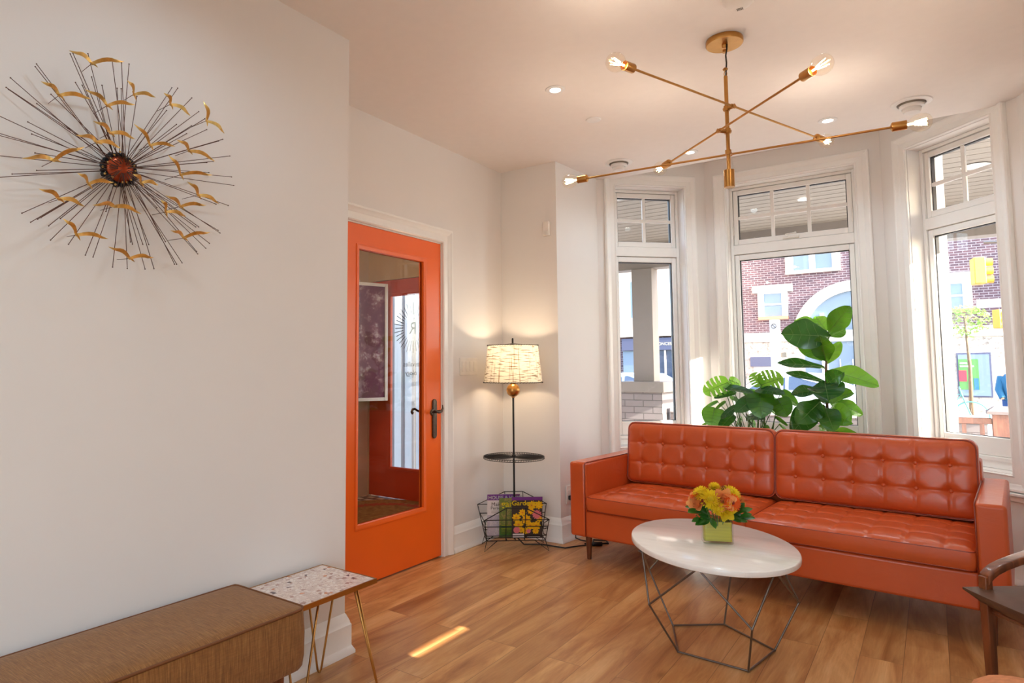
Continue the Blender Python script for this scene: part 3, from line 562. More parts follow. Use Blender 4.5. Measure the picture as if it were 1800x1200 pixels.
# baseboards: profile swept in plan
BB = [(0,0),(.032,0),(.032,.012),(.022,.030),(.020,.034),(.020,.118),(.016,.124),(.014,.134),(.004,.158),(.0,.165)]
def baseboard(name, pts):
    """pts in plan; board lies to the left-hand side of travel"""
    n = len(pts); vs = []; k = len(BB)
    for i, p in enumerate(pts):
        def dn(a, b):
            x, y = b[0]-a[0], b[1]-a[1]; l = math.hypot(x, y); return x/l, y/l
        if 0 < i < n-1:
            d1 = dn(pts[i-1], p); d2 = dn(p, pts[i+1]); n1 = (-d1[1], d1[0]); n2 = (-d2[1], d2[0]); s = 1+n1[0]*n2[0]+n1[1]*n2[1]; o = ((n1[0]+n2[0])/s, (n1[1]+n2[1])/s)
        else:
            d = dn(pts[0], pts[1]) if i == 0 else dn(pts[-2], pts[-1]); o = (-d[1], d[0])
        for w, z in BB: vs.append((p[0]+o[0]*(w+.0006), p[1]+o[1]*(w+.0006), z+.001))
    fs = []
    for i in range(n-1):
        for j in range(k-1): fs.append((i*k+j, (i+1)*k+j, (i+1)*k+j+1, i*k+j+1))
    fs.append(tuple(range(k))); fs.append(tuple((n-1)*k+j for j in range(k)))
    return struct(flipfix(MB().add(vs, fs).build(name, M['trim'], smooth=30)))
baseboard('baseboard_left', [(XD,1.969),(XW,1.969),(XW,-3.5)])
baseboard('baseboard_door_near', [(XD,DY0-.10),(XD,1.97+.04)])
baseboard('baseboard_lamp', [EL,(-2.12,YL),(XD,YL),(XD,DY1+.10)])
baseboard('baseboard_bay', [(2.2,YL),(.47,YL),(.47,4.56),ER,CR,CL,EL])

# ------------------------------------------------------------------ door_1
door = bpy.data.objects.new('door_1', None); COL.objects.link(door); door['kind'] = 'structure'; door.location = (XD, DY1, 0)
def LDd(u, d, z): return (d, u-DY1, z)
GY0, GY1, GZ0, GZ1 = 2.545, 3.158, .318, 1.903
y0, y1, z0, z1 = DY0+.004, DY1-.004, .010, DZ-.006
mb = MB(); D0, D1 = -.048, -.004
mb.lbox(LDd, y0, GY0, D0, D1, z0, z1); mb.lbox(LDd, GY1, y1, D0, D1, z0, z1); mb.lbox(LDd, GY0, GY1, D0, D1, z0, GZ0); mb.lbox(LDd, GY0, GY1, D0, D1, GZ1, z1)
panel = mb.build('door_panel', M['orange'], door)
mb = MB()
sweep(mb, LDd, [(GY0,GZ0),(GY0,GZ1),(GY1,GZ1),(GY1,GZ0)], [(-.024,-.020),(-.020,-.006),(-.008,-.002),(-.002,.001),(.004,.001),(.006,-.0038)], True)
flipfix(mb.build('glazing_bead', M['orange'], door, smooth=40))
mb = MB()
sweep(mb, LDd, [(GY0,GZ0),(GY0,GZ1),(GY1,GZ1),(GY1,GZ0)], [(-.024,-.032),(-.020,-.046),(-.002,-.053),(.006,-.0485)], True)
flipfix(mb.build('glazing_bead', M['orange'], door, smooth=40))
MB().lbox(LDd, GY0-.001, GY1+.001, -.029, -.023, GZ0-.001, GZ1+.001).build('glass_pane', M['doorglass'], door)
# handle set: long rounded plate with a scrolled lever, one on each side
def lever(sgn, label):
    yc = 3.236; d = -.004 if sgn > 0 else -.048
    mb = MB(); w = .021; pts = []
    for i in range(13): a = PI*i/12; pts.append((yc+w*math.cos(a), .985+w*math.sin(a)))
    for i in range(13): a = PI+PI*i/12; pts.append((yc+w*math.cos(a), .778+w*math.sin(a)))
    n = len(pts); vs = [LDd(u, d+sgn*.0005, z) for u, z in pts]+[LDd(u, d+sgn*.009, z) for u, z in pts]+[LDd(yc+(u-yc)*.8, d+sgn*.012, .88+(z-.88)*.985) for u, z in pts]
    fs = [(i,(i+1)%n,n+(i+1)%n,n+i) for i in range(n)]+[(n+i,n+(i+1)%n,2*n+(i+1)%n,2*n+i) for i in range(n)]+[tuple(range(2*n,3*n)), tuple(range(n))[::-1]]
    mb.add(vs, fs); pl = flipfix(mb.build('handle_plate', M['bronze'], door, smooth=35))
    mb = MB(); zc = .928
    mb.tube([LDd(yc+.002, d+sgn*.008, zc), LDd(yc+.002, d+sgn*.035, zc)], .011, 12)
    lv = [(.012,.055,.004),(.004,.056,.000),(-.02,.057,-.004),(-.045,.057,.004),(-.07,.057,.016),(-.092,.057,.012),(-.10,.057,-.002),(-.094,.057,-.012),(-.086,.057,-.006)]
    mb.tube([LDd(yc+.002, d+sgn*.03, zc)]+[LDd(yc+a, d+sgn*b, zc+c) for a, b, c in lv], [.010,.0095,.009,.008,.0075,.0075,.008,.0085,.008,.006], 10)
    mb.tube([LDd(yc+.010, d+sgn*.054, zc), LDd(yc+.030, d+sgn*.050, zc+.018), LDd(yc+.034, d+sgn*.044, zc+.04)], [.008,.006,.003], 8)
    mb.build('lever', M['bronze'], pl, smooth=50)
lever(1, ''); lever(-1, '')
mb = casing('trim', LD, DY0, DY1, 0, DZ, .0005, closed=False, floorz=.001)
struct(flipfix(mb.build('trim_20', M['trim'], smooth=25)))
mb = MB(); mb.lbox(LD, DY1-.0035, DY1-.0005, -.14, .0, 0, DZ); mb.lbox(LD, DY0+.0005, DY0+.0035, -.14, 0, 0, DZ); mb.lbox(LD, DY0+.0035, DY1-.0035, -.14, 0, DZ-.005, DZ-.0005)
mb.lbox(LD, DY1-.02, DY1-.0035, -.075, -.052, 0, DZ); mb.lbox(LD, DY0+.0035, DY0+.02, -.075, -.052, 0, DZ); mb.lbox(LD, DY0+.02, DY1-.02, -.075, -.052, DZ-.02, DZ-.005)
struct(mb.build('trim_21', M['trim']))

# --------------------------------------------------------------- vestibule
VX0, VX1, VY0, VY1, VZ = -4.42, XD-.14, 1.2, 4.50, 2.62
struct(MB().box(VX0-.2, VX1+.14, VY0-.1, VY1+.14, -.1, -.001).build('floor', M['hexa']))
struct(MB().box(VX0-.15, VX1, VY0-.1, VY1+.14, VZ, VZ+.1).build('ceiling', M['reveal']))
mb = MB()
for i in range(5): mb.box(VX0, VX1, 1.7+i*.6, 1.76+i*.6, VZ-.06, VZ-.0005)
for i in range(3): mb.box(VX0+.35+i*.5, VX0+.40+i*.5, VY0, VY1, VZ-.05, VZ-.0008)
struct(mb.build('trim_30', M['reveal']))
struct(MB().box(VX0-.12, VX0, VY0, VY1+.14, -.1, VZ).build('wall_vestibule_left', M['reveal']))
struct(MB().box(VX0-.12, VX1, VY0-.12, VY0-.0005, -.1, VZ).build('wall_vestibule_back', M['reveal']))
LV = Loc((0, VY1), (1, 0), (0, -1))
VD0, VD1 = -4.405, -3.40
struct(hole_wall(MB(), LV, VX0+.0005, VX1, VD0, VD1, -.1, VZ, -.1, 2.05, -.14, 0).build('wall_vestibule_front', M['reveal']))
d2 = bpy.data.objects.new('door_2', None); COL.objects.link(d2); d2['kind'] = 'structure'; d2.location = (VD0, VY1, 0)
def LV2(u, d, z): return (u-VD0, -d, z)
g0, g1, gz0, gz1 = -4.146, -3.62, .275, 1.908
mb = MB(); mb.lbox(LV2, VD0+.004, g0, -.05, -.004, .01, 2.045); mb.lbox(LV2, g1, VD1-.004, -.05, -.004, .01, 2.045); mb.lbox(LV2, g0, g1, -.05, -.004, .01, gz0); mb.lbox(LV2, g0, g1, -.05, -.004, gz1, 2.045)
mb.build('door_panel', M['red'], d2)
mb = MB(); sweep(mb, LV2, [(g0,gz0),(g0,gz1),(g1,gz1),(g1,gz0)], [(-.02,-.020),(-.018,-.004),(-.004,.002),(.008,.002),(.010,-.0038)], True); flipfix(mb.build('glazing_bead', M['red'], d2))
gp = MB().lbox(LV2, g0-.001, g1+.001, -.03, -.024, gz0-.001, gz1+.001).build('glass_pane', M['doorglass'], d2)
MB().tube([LV2(g0-.06,-.004,1.0), LV2(g0-.06,.04,1.0), LV2(g0-.01,.045,1.005)], .009).build('lever', M['bronze'], d2, smooth=50)
# sunburst decal with a letter R, read from behind
mb = MB(); cx, cz = -3.865, 1.585
for i in range(36):
    a = 2*PI*i/36; r0, r1 = .125, .222+.014*(i % 2)
    u = (math.cos(a), math.sin(a)); w = (-u[1]*.0035, u[0]*.0035)
    mb.add([LV2(cx+u[0]*r0-w[0], -.0235, cz+u[1]*r0-w[1]), LV2(cx+u[0]*r1-w[0], -.0235, cz+u[1]*r1-w[1]), LV2(cx+u[0]*r1+w[0], -.0235, cz+u[1]*r1+w[1]), LV2(cx+u[0]*r0+w[0], -.0235, cz+u[1]*r0+w[1])], [(0,1,2,3)])
mb.build('sunburst_decal', M['blackp'], gp)
def back_text(s, x, z, size):
    add_text('lettering', s, size, frame_matrix(LV2(x,-.0233,z), (-1,0,0), (0,0,1)), M['blackp'], gp, 'LEFT')
back_text('R', cx+.045, cz-.06, .16)
back_text('cesvalles', -3.76, 1.225, .065); back_text('ology', -3.82, 1.145, .065)
# what lies outside that door: fluted pilaster and a pine fence
o = MB()
for i in range(6): o.box(-5.30+i*.16, -5.20+i*.16, 5.50, 5.56, -.3, 2.6)
o.box(-5.36, -4.80, 5.56, 5.64, -.3, 2.6); tag(o.build('fluted_pilaster', M['white']), 'white fluted pilaster outside, seen through the glass of the red entrance door', 'pilaster')
t = thing('pine_fence', 'pale pine board fence outside, behind the fluted pilaster through the entrance door', 'fence', (-6.4,6.5,-.4))
for i in range(16): MB().box(i*.14+.003, i*.14+.137, 0, .02, 0, 2.28).build('fence_board', M['fence'], t)
MB().box(0, 2.3, .021, .06, 1.9, 2.0).build('fence_rail', M['fence'], t)
tag(MB().lathe([(.0,0),(.62,0),(.62,.010),(.0,.012)], (0,0,0), n=48, cap=False).build('round_rug', M['rugm'], smooth=30, loc=(-3.70,3.93,.0005)), 'round brown rug with a red wreath border on the vestibule floor', 'rug')
t = thing('framed_panel', 'white-framed plum glass panel with painted leaf reflections, seen through the glass of the orange door', 'glass panel', (-4.36,3.75,.91), math.radians(70))
fw, fh = .73, 1.09
MB().box(.03, fw-.03, -.008, .008, .03, fh-.03).build('plum_pane', M['plum'], t)
mb = MB(); mb.box(0,.03,-.018,.018,0,fh); mb.box(fw-.03,fw,-.018,.018,0,fh); mb.box(.03,fw-.03,-.018,.018,0,.03); mb.box(.03,fw-.03,-.018,.018,fh-.03,fh); mb.build('panel_frame', M['trim'], t, bevel=.003)
# --------------------------------------------------------------------- sofa
def rrect(x, y, w, h, r):
    """clamp a point of the rectangle to rounded corners"""
    cx = min(max(x, r), w-r); cy = min(max(y, r), h-r)
    dx, dy = x-cx, y-cy
    if dx and dy:
        l = math.hypot(dx, dy); m = max(abs(dx), abs(dy)); k = m/l; return cx+dx*k, cy+dy*k
    return x, y
def cushion(w, h, t, cols, rows, r, crown, groove, dimple, place, nu=96, nv=40, sag=0, cellpuff=.004, sidepuff=.006):
    """pillow lying in local x (w) / y (h), thickness t along local z; front tufted"""
    mb = MB(); xs = [w*i/nu for i in range(nu+1)]; ys = [h*j/nv for j in range(nv+1)]
    cu = [w*(i+.75)/(cols+.5) for i in range(cols)]; cv = [h*(j+1)/(rows+1) for j in range(rows)] if rows else []
    def front(x, y):
        u, v = 2*x/w-1, 2*y/h-1
        z = t + crown*(1-u**4)*(1-v**4)
        e = min(x, w-x, y, h-y)
        z -= .018*math.exp(-e/.012)
        g = 0
        for c in cu: g = max(g, math.exp(-((x-c)/.007)**2))
        for c in cv: g = max(g, math.exp(-((y-c)/.007)**2))
        z -= groove*g*min(1, e/.03)
        for c in cu:
            for d in cv:
                rr = math.hypot(x-c, (y-d)*1.15); z -= dimple*math.exp(-(rr/.028)**2)+dimple*.45*math.exp(-(rr/.07))
        z -= sag*math.sin(PI*x/w)*math.sin(PI*y/h)
        return z
    idx = {}
    for j, y in enumerate(ys):
        for i, x in enumerate(xs):
            X, Y = rrect(x, y, w, h, r); idx[i, j] = len(mb.v); mb.v.append(place(X, Y, front(x, y)))
    for j in range(nv):
        for i in range(nu):
            mb.f.append((idx[i,j], idx[i+1,j], idx[i+1,j+1], idx[i,j+1])); mb.m.append(0)
    ring = [(i,0) for i in range(nu)]+[(nu,j) for j in range(nv)]+[(i,nv) for i in range(nu,0,-1)]+[(0,j) for j in range(nv,0,-1)]
    n = len(ring); prev = [idx[a] for a in ring]; edge = []
    for k, zz in enumerate((t*.82, t*.5, t*.18, 0)):
        cur = []
        for (i, j) in ring:
            X, Y = rrect(xs[i], ys[j], w, h, r); px, py = X-w/2, Y-h/2
            b = sidepuff*(1 if k in (0, 2) else 1.5) if k < 3 else 0
            l = math.hypot(px/w, py/h)*2
            sx = 1+2*b/w; sy = 1+2*b/h
            cur.append(len(mb.v)); mb.v.append(place(w/2+px*sx, h/2+py*sy, zz))
        for a in range(n): mb.f.append((prev[a], cur[a], cur[(a+1)%n], prev[(a+1)%n])); mb.m.append(0)
        prev = cur
    mb.f.append(tuple(prev[::-1])); mb.m.append(0)
    pipe = [[place(*rrect(xs[i], ys[j], w, h, r), front(xs[i], ys[j])+.001) for (i, j) in ring[::2]], [place(*rrect(xs[i], ys[j], w, h, r), .004) for (i, j) in ring[::2]]]
    btn = [(c, d, front(c, d)) for c in cu for d in cv]
    return mb, pipe, btn
sofa = thing('sofa', 'long rust orange leather sofa with tufted back in front of the bay windows', 'sofa', (-1.884,3.722,0), math.radians(-4.6))
SW, AWd, SD = 2.116, .112, .86
mb = MB()
mb.box(AWd-.01, SW-AWd+.01, .012, SD-.02, .155, .315); mb.box(AWd-.01, SW-AWd+.01, SD-.155, SD, .30, .715)
mb.build('frame', M['leather'], sofa, bevel=.014)
for k, x0 in enumerate((0, SW-AWd)):
    a = MB(); a.box(x0, x0+AWd, 0, SD-.005, .155, .612)
    ar = a.build('arm', M['leather'], sofa, bevel=.017)
    xi = x0+AWd-.004 if k == 0 else x0+.004; xo = x0+.006 if k == 0 else x0+AWd-.006
    MB().tube([(xi,.004,.16),(xi,.002,.595),(xi,.014,.611),(xi,.72,.6115)], .0032, 6).build('piping', M['leather2'], ar, smooth=True)
cw = (SW-2*AWd)/2
for k in range(2):
    x0 = AWd+k*cw+.003; w = cw-.006
    def place(X, Y, Z, x0=x0): return (x0+X, .004+Y, .318+Z)
    mb, pipe, btn = cushion(w, .62, .098, 6, 3, .025, .020, .007, .009, place, 110, 60)
    sc = mb.build('seat_cushion', M['leather'], sofa, smooth=60)
    MB().tube(pipe[0], .0035, 6, closed=True).tube(pipe[1], .0035, 6, closed=True).build('piping', M['leather2'], sc, smooth=True)
for k in range(2):
    x0 = AWd+k*cw+.004-(.0 if k else 0); w = cw-.008; tl = math.radians(7); by, bz = .645, .432
    def place(X, Y, Z, x0=x0):
        # X along the sofa, Y up the cushion, Z out of the face
        dy, dz = math.sin(tl), math.cos(tl)
        return (x0+X, by+Y*dy-Z*dz, bz+Y*dz+Z*dy*.35)
    mb, pipe, btn = cushion(w, .388, .10, 6, 2, .045, .024, .006, .015, place, 110, 52)
    bc = mb.build('back_cushion', M['leather'], sofa, smooth=60)
    flipfix(bc)
    MB().tube(pipe[0], .0038, 6, closed=True).tube(pipe[1], .0035, 6, closed=True).build('piping', M['leather2'], bc, smooth=True)
    for (bx, byy, bzz) in btn:
        MB().ball((0,0,0), .0105, 12, (1,.55,1)).build('button', M['leather'], bc, smooth=True, loc=place(bx, byy, bzz+.004))
for lx, ly in ((.075,.10),(SW-.075,.10),(.075,SD-.08),(SW-.075,SD-.08),):
    MB().lathe([(.0,0),(.0125,0),(.0135,.004),(.0215,.158),(.0,.158)], (0,0,0), n=20, cap=False).build('leg', M['walnut'], sofa, smooth=40, loc=(lx,ly,.0))

# ------------------------------------------------------------- coffee table
tb = thing('coffee_table', 'oval white marble coffee table on a faceted steel wire base', 'table', (-.83,3.0,0))
ax, bx_, th0 = .437, .333, math.atan2(-.807,.59)
mb = MB(); prof = [(.985,0),(.998,.003),(1.0,.008),(1.0,.017),(.996,.022),(.986,.0245)]
n = 96; vs = []
for s, z in prof:
    for i in range(n):
        a = 2*PI*i/n; x, y = ax*s*math.cos(a), bx_*s*math.sin(a); vs.append((x*math.cos(th0)-y*math.sin(th0), x*math.sin(th0)+y*math.cos(th0), .4055+z))
fs = [(k*n+i, k*n+(i+1)%n, (k+1)*n+(i+1)%n, (k+1)*n+i) for k in range(5) for i in range(n)]+[tuple(range(n))[::-1], tuple(5*n+i for i in range(n))]
mb.add(vs, fs).build('table_top', M['marble'], tb, smooth=40)
o3 = lambda p: (p[0]+.83, p[1]-3.0, p[2])
fa, fb, fc, fd, fe = [o3(p) for p in ((-.92,2.79,.006),(-.64,2.775,.006),(-.593,3.04,.006),(-.838,3.205,.006),(-1.027,3.054,.006))]
mp_, mq, mr, mt, mw = [o3(p) for p in ((-1.008,2.705,.205),(-.598,2.675,.205),(-.500,3.085,.208),(-1.152,3.105,.222),(-.83,3.345,.23))]
T1, T2, T3, T5, T4 = [o3(p) for p in ((-1.055,2.765,.401),(-.79,2.66,.401),(-.533,2.80,.401),(-.62,3.20,.401),(-1.02,3.22,.401))]
mb = MB(); rr = .0042
for a, b in ((fa,fb),(fb,fc),(fc,fd),(fd,fe),(fe,fa),(fa,mp_),(fb,mq),(fc,mr),(fd,mw),(fe,mt),(T1,mp_),(T1,mt),(T2,mp_),(T2,mq),(T3,mq),(T3,mr),(T5,mr),(T5,mw),(T4,mw),(T4,mt)):
    mb.tube([a, b], rr, 8)
for p in (fa,fb,fc,fd,fe,mp_,mq,mr,mt,mw): mb.ball(p, .0052, 10)
for p in (T1,T2,T3,T4,T5): mb.lathe([(.018,0),(.018,.004)], (p[0],p[1],.4010), n=14)
mb.build('wire_base', M['nickel'], tb, smooth=50)

# ------------------------------------------------------- vase and flowers
VZ0 = .4305
vase = thing('glass_vase', 'square clear glass vase lined with yellow-green leaves on the marble table', 'vase', (-.800,2.995,VZ0), math.radians(24))
vw, vd, vh = .128/2, .078/2, .112
def rbox_ring(w, d, r, z, n=6):
    p = []
    for cx, cy, a0 in ((w-r,d-r,0),(-w+r,d-r,90),(-w+r,-d+r,180),(w-r,-d+r,270)):
        for i in range(n+1): a = math.radians(a0+90*i/n); p.append((cx+r*math.cos(a), cy+r*math.sin(a), z))
    return p
def ringsolid(mb, rings, cap0=True, cap1=True):
    n = len(rings[0]); vs = [p for r in rings for p in r]; fs = [(k*n+i, k*n+(i+1)%n, (k+1)*n+(i+1)%n, (k+1)*n+i) for k in range(len(rings)-1) for i in range(n)]
    if cap0: fs.append(tuple(range(n))[::-1])
    if cap1: fs.append(tuple((len(rings)-1)*n+i for i in range(n)))
    return mb.add(vs, fs)
ringsolid(MB(), [rbox_ring(vw-.003,vd-.003,.012,0), rbox_ring(vw,vd,.014,.004), rbox_ring(vw,vd,.014,vh-.002), rbox_ring(vw-.002,vd-.002,.012,vh), rbox_ring(vw-.005,vd-.005,.010,vh-.002), rbox_ring(vw-.005,vd-.005,.010,.010)], True, True).build('vase_body', M['vaseglass'], vase, smooth=40)
ringsolid(MB(), [rbox_ring(vw-.0065,vd-.0065,.009,.012), rbox_ring(vw-.0065,vd-.0065,.009,vh-.018), rbox_ring(vw-.0085,vd-.0085,.008,vh-.018), rbox_ring(vw-.0085,vd-.0085,.008,.012)], True, False).build('leaf_lining', M['leafwrap'], vase, smooth=40)
def petal(mb, c, d, n_, L, W, curl=.3, k=4):
    """one petal from c along d, with n_ its upward side"""
    d = V(d).normalized(); n_ = V(n_).normalized(); s = d.cross(n_).normalized(); c = V(c); vs = []
    for i in range(k+1):
        t = i/k; w = W*math.sin(PI*min(1, .18+t*.82))**.7 if i < k else W*.25
        p = c+d*(L*t)+n_*(curl*L*t*t)
        vs += [p-s*w+n_*(w*.3), p, p+s*w+n_*(w*.3)]
    fs = []
    for i in range(k): a = i*3; fs += [(a,a+1,a+4,a+3),(a+1,a+2,a+5,a+4)]
    mb.add(vs, fs)
def basis(n_):
    n_ = V(n_).normalized(); x = n_.orthogonal().normalized(); return n_, x, n_.cross(x)
def flower(kind, name, label, p, n_, r, mat, centre=None):
    r *= 1.14
    rnd = random.Random(hash(label) % 999 if False else len(label)*7+int(p[0]*1e4) % 97)
    base = (-.800, 2.995, VZ0+.015)
    t = thing(name, label, 'flower', base, 0, 'flowers in the glass vase')
    P = V(p)-V(base); n_, x, y = basis(n_); mb = MB()
    if kind == 'mum':
        for ring, (cnt, el, L) in enumerate(((22,-.15,1),(22,.15,1),(20,.45,.95),(16,.75,.85),(12,1.05,.7),(7,1.35,.5))):
            if ring == 0: mb.ball(P+n_*r*.18, r*.42, 10)
            for i in range(cnt):
                a = 2*PI*(i+.5*(ring%2))/cnt+rnd.uniform(-.08,.08); e = el+rnd.uniform(-.08,.08)
                d = (x*math.cos(a)+y*math.sin(a))*math.cos(e)+n_*math.sin(e); up = n_*math.cos(e)-(x*math.cos(a)+y*math.sin(a))*math.sin(e)
                petal(mb, P, d, up, r*L, r*.12, .12, 3)
    elif kind == 'gerbera':
        for ring, (cnt, el, L) in enumerate(((20,.02,1),(20,.16,.92),(14,.5,.45))):
            for i in range(cnt):
                a = 2*PI*(i+.5*ring)/cnt; d = (x*math.cos(a)+y*math.sin(a))*math.cos(el)+n_*math.sin(el); petal(mb, P, d, n_, r*L, r*.13, .05, 4)
    elif kind == 'rose':
        for ring, (cnt, e0, L, W) in enumerate(((3,1.35,.62,.34),(4,1.15,.72,.40),(5,.95,.82,.46),(5,.70,.92,.50),(6,.4,1.0,.50))):
            for i in range(cnt):
                a = 2*PI*(i+.37*ring)/cnt; o = x*math.cos(a)+y*math.sin(a); c = P+o*(r*.10*ring)-n_*r*.35
                d = o*math.cos(e0)+n_*math.sin(e0); up = -(o*math.sin(e0))+n_*math.cos(e0); petal(mb, c, d, -up if ring < 3 else up, r*L*1.05, r*W, -.18 if ring < 3 else .10, 5)
    else:   # cluster of small blooms
        for k in range(7):
            c = P+(x*rnd.uniform(-1,1)+y*rnd.uniform(-1,1))*r*.7+n_*rnd.uniform(-.2,.3)*r
            for i in range(12):
                a = 2*PI*i/12; e = .4+.5*(i%2); d = (x*math.cos(a)+y*math.sin(a))*math.cos(e)+n_*math.sin(e); petal(mb, c, d, n_, r*.42, r*.10, .1, 2)
    mb.build('petals', mat, t, smooth=True)
    if centre: MB().ball(P+n_*.004, r*.22, 12).build('flower_centre', centre, t, smooth=True)
    q_ = V((max(-.045,min(.045,P.x*.25)), max(-.018,min(.018,P.y*.2)), 0))
    MB().tube([q_, q_+(P-q_)*.5+V((0,0,.012)), P-n_*.006], .0022, 6).build('stem', M['stem'], t, smooth=True)
    return t
# toward-the-viewer direction, the bouquet's own axes (r: to the viewer's right)
vv = V((.59,-.80,.25)); vr = V((.80,.59,0)); vc = V((-.800,2.995,.572))
def FP(u, w, z): return vc+vr*u+V((.59,-.80,0))*w+V((0,0,z))
flower('mum','chrysanthemum','big yellow chrysanthemum, left of centre at the front of the bouquet', FP(-.042,.042,.052), vv+V((-.1,0,.2)), .040, M['yellow'])
flower('mum','chrysanthemum','yellow chrysanthemum at the upper left of the bouquet', FP(-.068,.010,.070), V((-.2,-.5,.8)), .034, M['yellow'])
flower('mum','chrysanthemum','yellow chrysanthemum behind the orange gerbera, upper right of the bouquet', FP(.058,.010,.066), V((.4,-.3,.8)), .040, M['yellow'])
flower('mum','chrysanthemum','small yellow chrysanthemum drooping below the big yellow one', FP(-.018,.060,.018), vv+V((0,0,-.3)), .026, M['yellow'])
flower('mum','chrysanthemum','small pale yellow bloom at the very top of the bouquet', FP(.002,-.02,.094), V((0,-.2,1)), .024, M['yellow'])
flower('rose','rose','peach rose at the centre front of the bouquet', FP(.012,.058,.052), vv, .036, M['peachp'])
flower('rose','rose','yellow-peach rose low at the front, below the peach one', FP(.020,.060,.004), vv+V((0,0,-.35)), .030, M['rustp'] if False else M['yellow'])
flower('rose','rose','orange-peach rose at the right edge of the bouquet', FP(.092,.004,.044), V((.7,-.1,.5)), .034, M['rustp'])
flower('rose','rose','orange-peach rose at the left edge of the bouquet', FP(-.092,.012,.036), V((-.4,-.8,.4)), .034, M['peachp'])
flower('gerbera','gerbera_daisy','bright orange gerbera daisy with a brown centre, right of the peach rose', FP(.048,.056,.040), vv+V((.15,.1,0)), .036, M['orangep'], M['burg'])
flower('gerbera','gerbera_daisy','orange gerbera daisy at the upper left behind the yellow blooms', FP(-.088,-.006,.066), V((-.5,-.3,.7)), .030, M['orangep'], M['burg'])
flower('cluster','button_bloom','cluster of burgundy blooms at the top of the bouquet', FP(.024,.004,.078), V((.1,-.4,.9)), .032, M['burg'])
flower('cluster','button_bloom','small burgundy bloom at the left of the big yellow chrysanthemum', FP(-.072,.052,.046), vv, .014, M['burg'])
flower('cluster','button_bloom','rust cluster low at the right edge of the bouquet', FP(.090,.018,.016), V((.7,-.5,.2)), .022, M['burg'])
flower('cluster','button_bloom','rust orange cluster at the left behind the roses', FP(-.055,-.04,.062), V((-.3,.3,.9)), .030, M['rustp'])
flower('cluster','button_bloom','rust cluster at the back of the bouquet, facing the sofa', FP(.03,-.06,.058), V((.1,.5,.8)), .032, M['rustp'])

def leaf_mesh(mb, base, tip, W, normal, shape='fig', bend=.15, fold=.25, nt_=14, wav=0.0, vein=True):
    b = V(base); d = V(tip)-b; L = d.length; d.normalize(); n_ = V(normal); n_ = (n_-d*n_.dot(d))
    n_ = n_.normalized() if n_.length > 1e-4 else d.orthogonal().normalized()
    s = d.cross(n_).normalized(); ns = 4; h = W/2
    if shape == 'mon': nt_ = 34
    def wid(t):
        if shape == 'fig': 
            w = math.sin(PI*t**.85)**.55*(.62+.55*t-.12*math.cos(2*PI*t)) if 0 < t < 1 else 0
            return w
        if shape in ('mon', 'monp'):
            w = math.sqrt(max(0, 1-((t-.38)/.62)**2)) if t > .38 else math.sqrt(max(0, 1-((t-.38)/.42)**2)*1.0)
            return max(.0, w)
        return math.sin(PI*t)**.8
    def pt(t, sg, off=0):
        w = wid(t)*h*(1 if t > 0 else 0); p = b+d*(L*t)
        if shape in ('mon', 'monp'): p += d*(L*(.10*abs(sg)*(1.2*t-.75)))
        p += s*(w*sg)+n_*(fold*w*abs(sg)**1.3 - bend*L*(t**2)+wav*h*math.sin(t*9+sg*2)*abs(sg)+off)
        return p
    sg_ = [-1+2*j/(2*ns) for j in range(2*ns+1)]
    o = len(mb.v)
    for i in range(nt_+1):
        for sg in sg_: mb.v.append(tuple(pt(i/nt_, sg)))
    m = len(sg_)
    for i in range(nt_):
        for j in range(m-1):
            if shape == 'mon':
                t = (i+.5)/nt_; cut = int(i) % 6 in (2, 3) and .16 < t < .88
                if cut and (j == 0 or j == m-2 or j == 1 or j == m-3 or (i % 6 == 2 and j in (2, m-4))): continue
            mb.f.append((o+i*m+j, o+i*m+j+1, o+(i+1)*m+j+1, o+(i+1)*m+j)); mb.m.append(0)
    if vein:
        mb.mi = 1
        mb.tube([pt(i/8*.96, 0, .0008) for i in range(9)], [.0022*(1-.08*i) for i in range(9)], 5)
        for sdn in (-1, 1):
            for t0 in (.25, .42, .6, .76):
                mb.tube([pt(t0, 0, .0006), pt(min(.97, t0+.06), sdn*.45, .0008), pt(min(.97, t0+.11), sdn*.85, .0008)], .0008, 4, cap=False)
        mb.mi = 0
# greenery under the blooms
base = (-.800, 2.995, VZ0+.015); rnd = random.Random(5)
for k, (u0, w0, z0_, u1, w1, z1_) in enumerate(((-.03,.02,-.02,-.105,.03,.0),(-.03,.03,-.03,-.095,.045,-.030),(-.03,.03,-.03,-.07,.055,-.040),(-.04,.01,-.02,-.09,-.02,.01),(.03,.02,-.02,.10,.03,-.005),(.03,.03,-.03,.105,.04,-.026),(.03,.03,-.03,.085,.045,-.036),(.03,-.01,-.02,.09,-.04,.0),(0,-.03,-.02,.0,-.085,-.01),(-.02,-.03,-.02,-.05,-.08,.0))):
    side = 'left' if u1 < -.01 else ('right' if u1 > .01 else 'back')
    t = thing('foliage_sprig', 'sprig of dark green leaves spilling over the %s side of the vase' % side, 'leaves', base, 0, 'green sprigs in the vase, %s side' % side)
    a = FP(u0, w0, z0_)-V(base); b = FP(u1, w1, z1_)-V(base)
    q0 = V((a.x*.5, a.y*.3, 0)); MB().tube([q0, a, a+(b-a)*.4], .0016, 5).build('stem', M['stem'], t, smooth=True)
    mb = MB()
    for j in range(6):
        c = a+(b-a)*(.1+.16*j); sd = 1 if j % 2 else -1
        dd = ((b-a).normalized()+V((rnd.uniform(-.5,.5), rnd.uniform(-.5,.5), rnd.uniform(-.3,.6)))+vr*sd*.25)
        leaf_mesh(mb, c, c+dd.normalized()*.055, .028, V((.3,-.5,.8)), 'lf', .15, .2, 6, 0, False)
    mb.build('leaves', [M['sprig'], M['vein']], t, smooth=True)

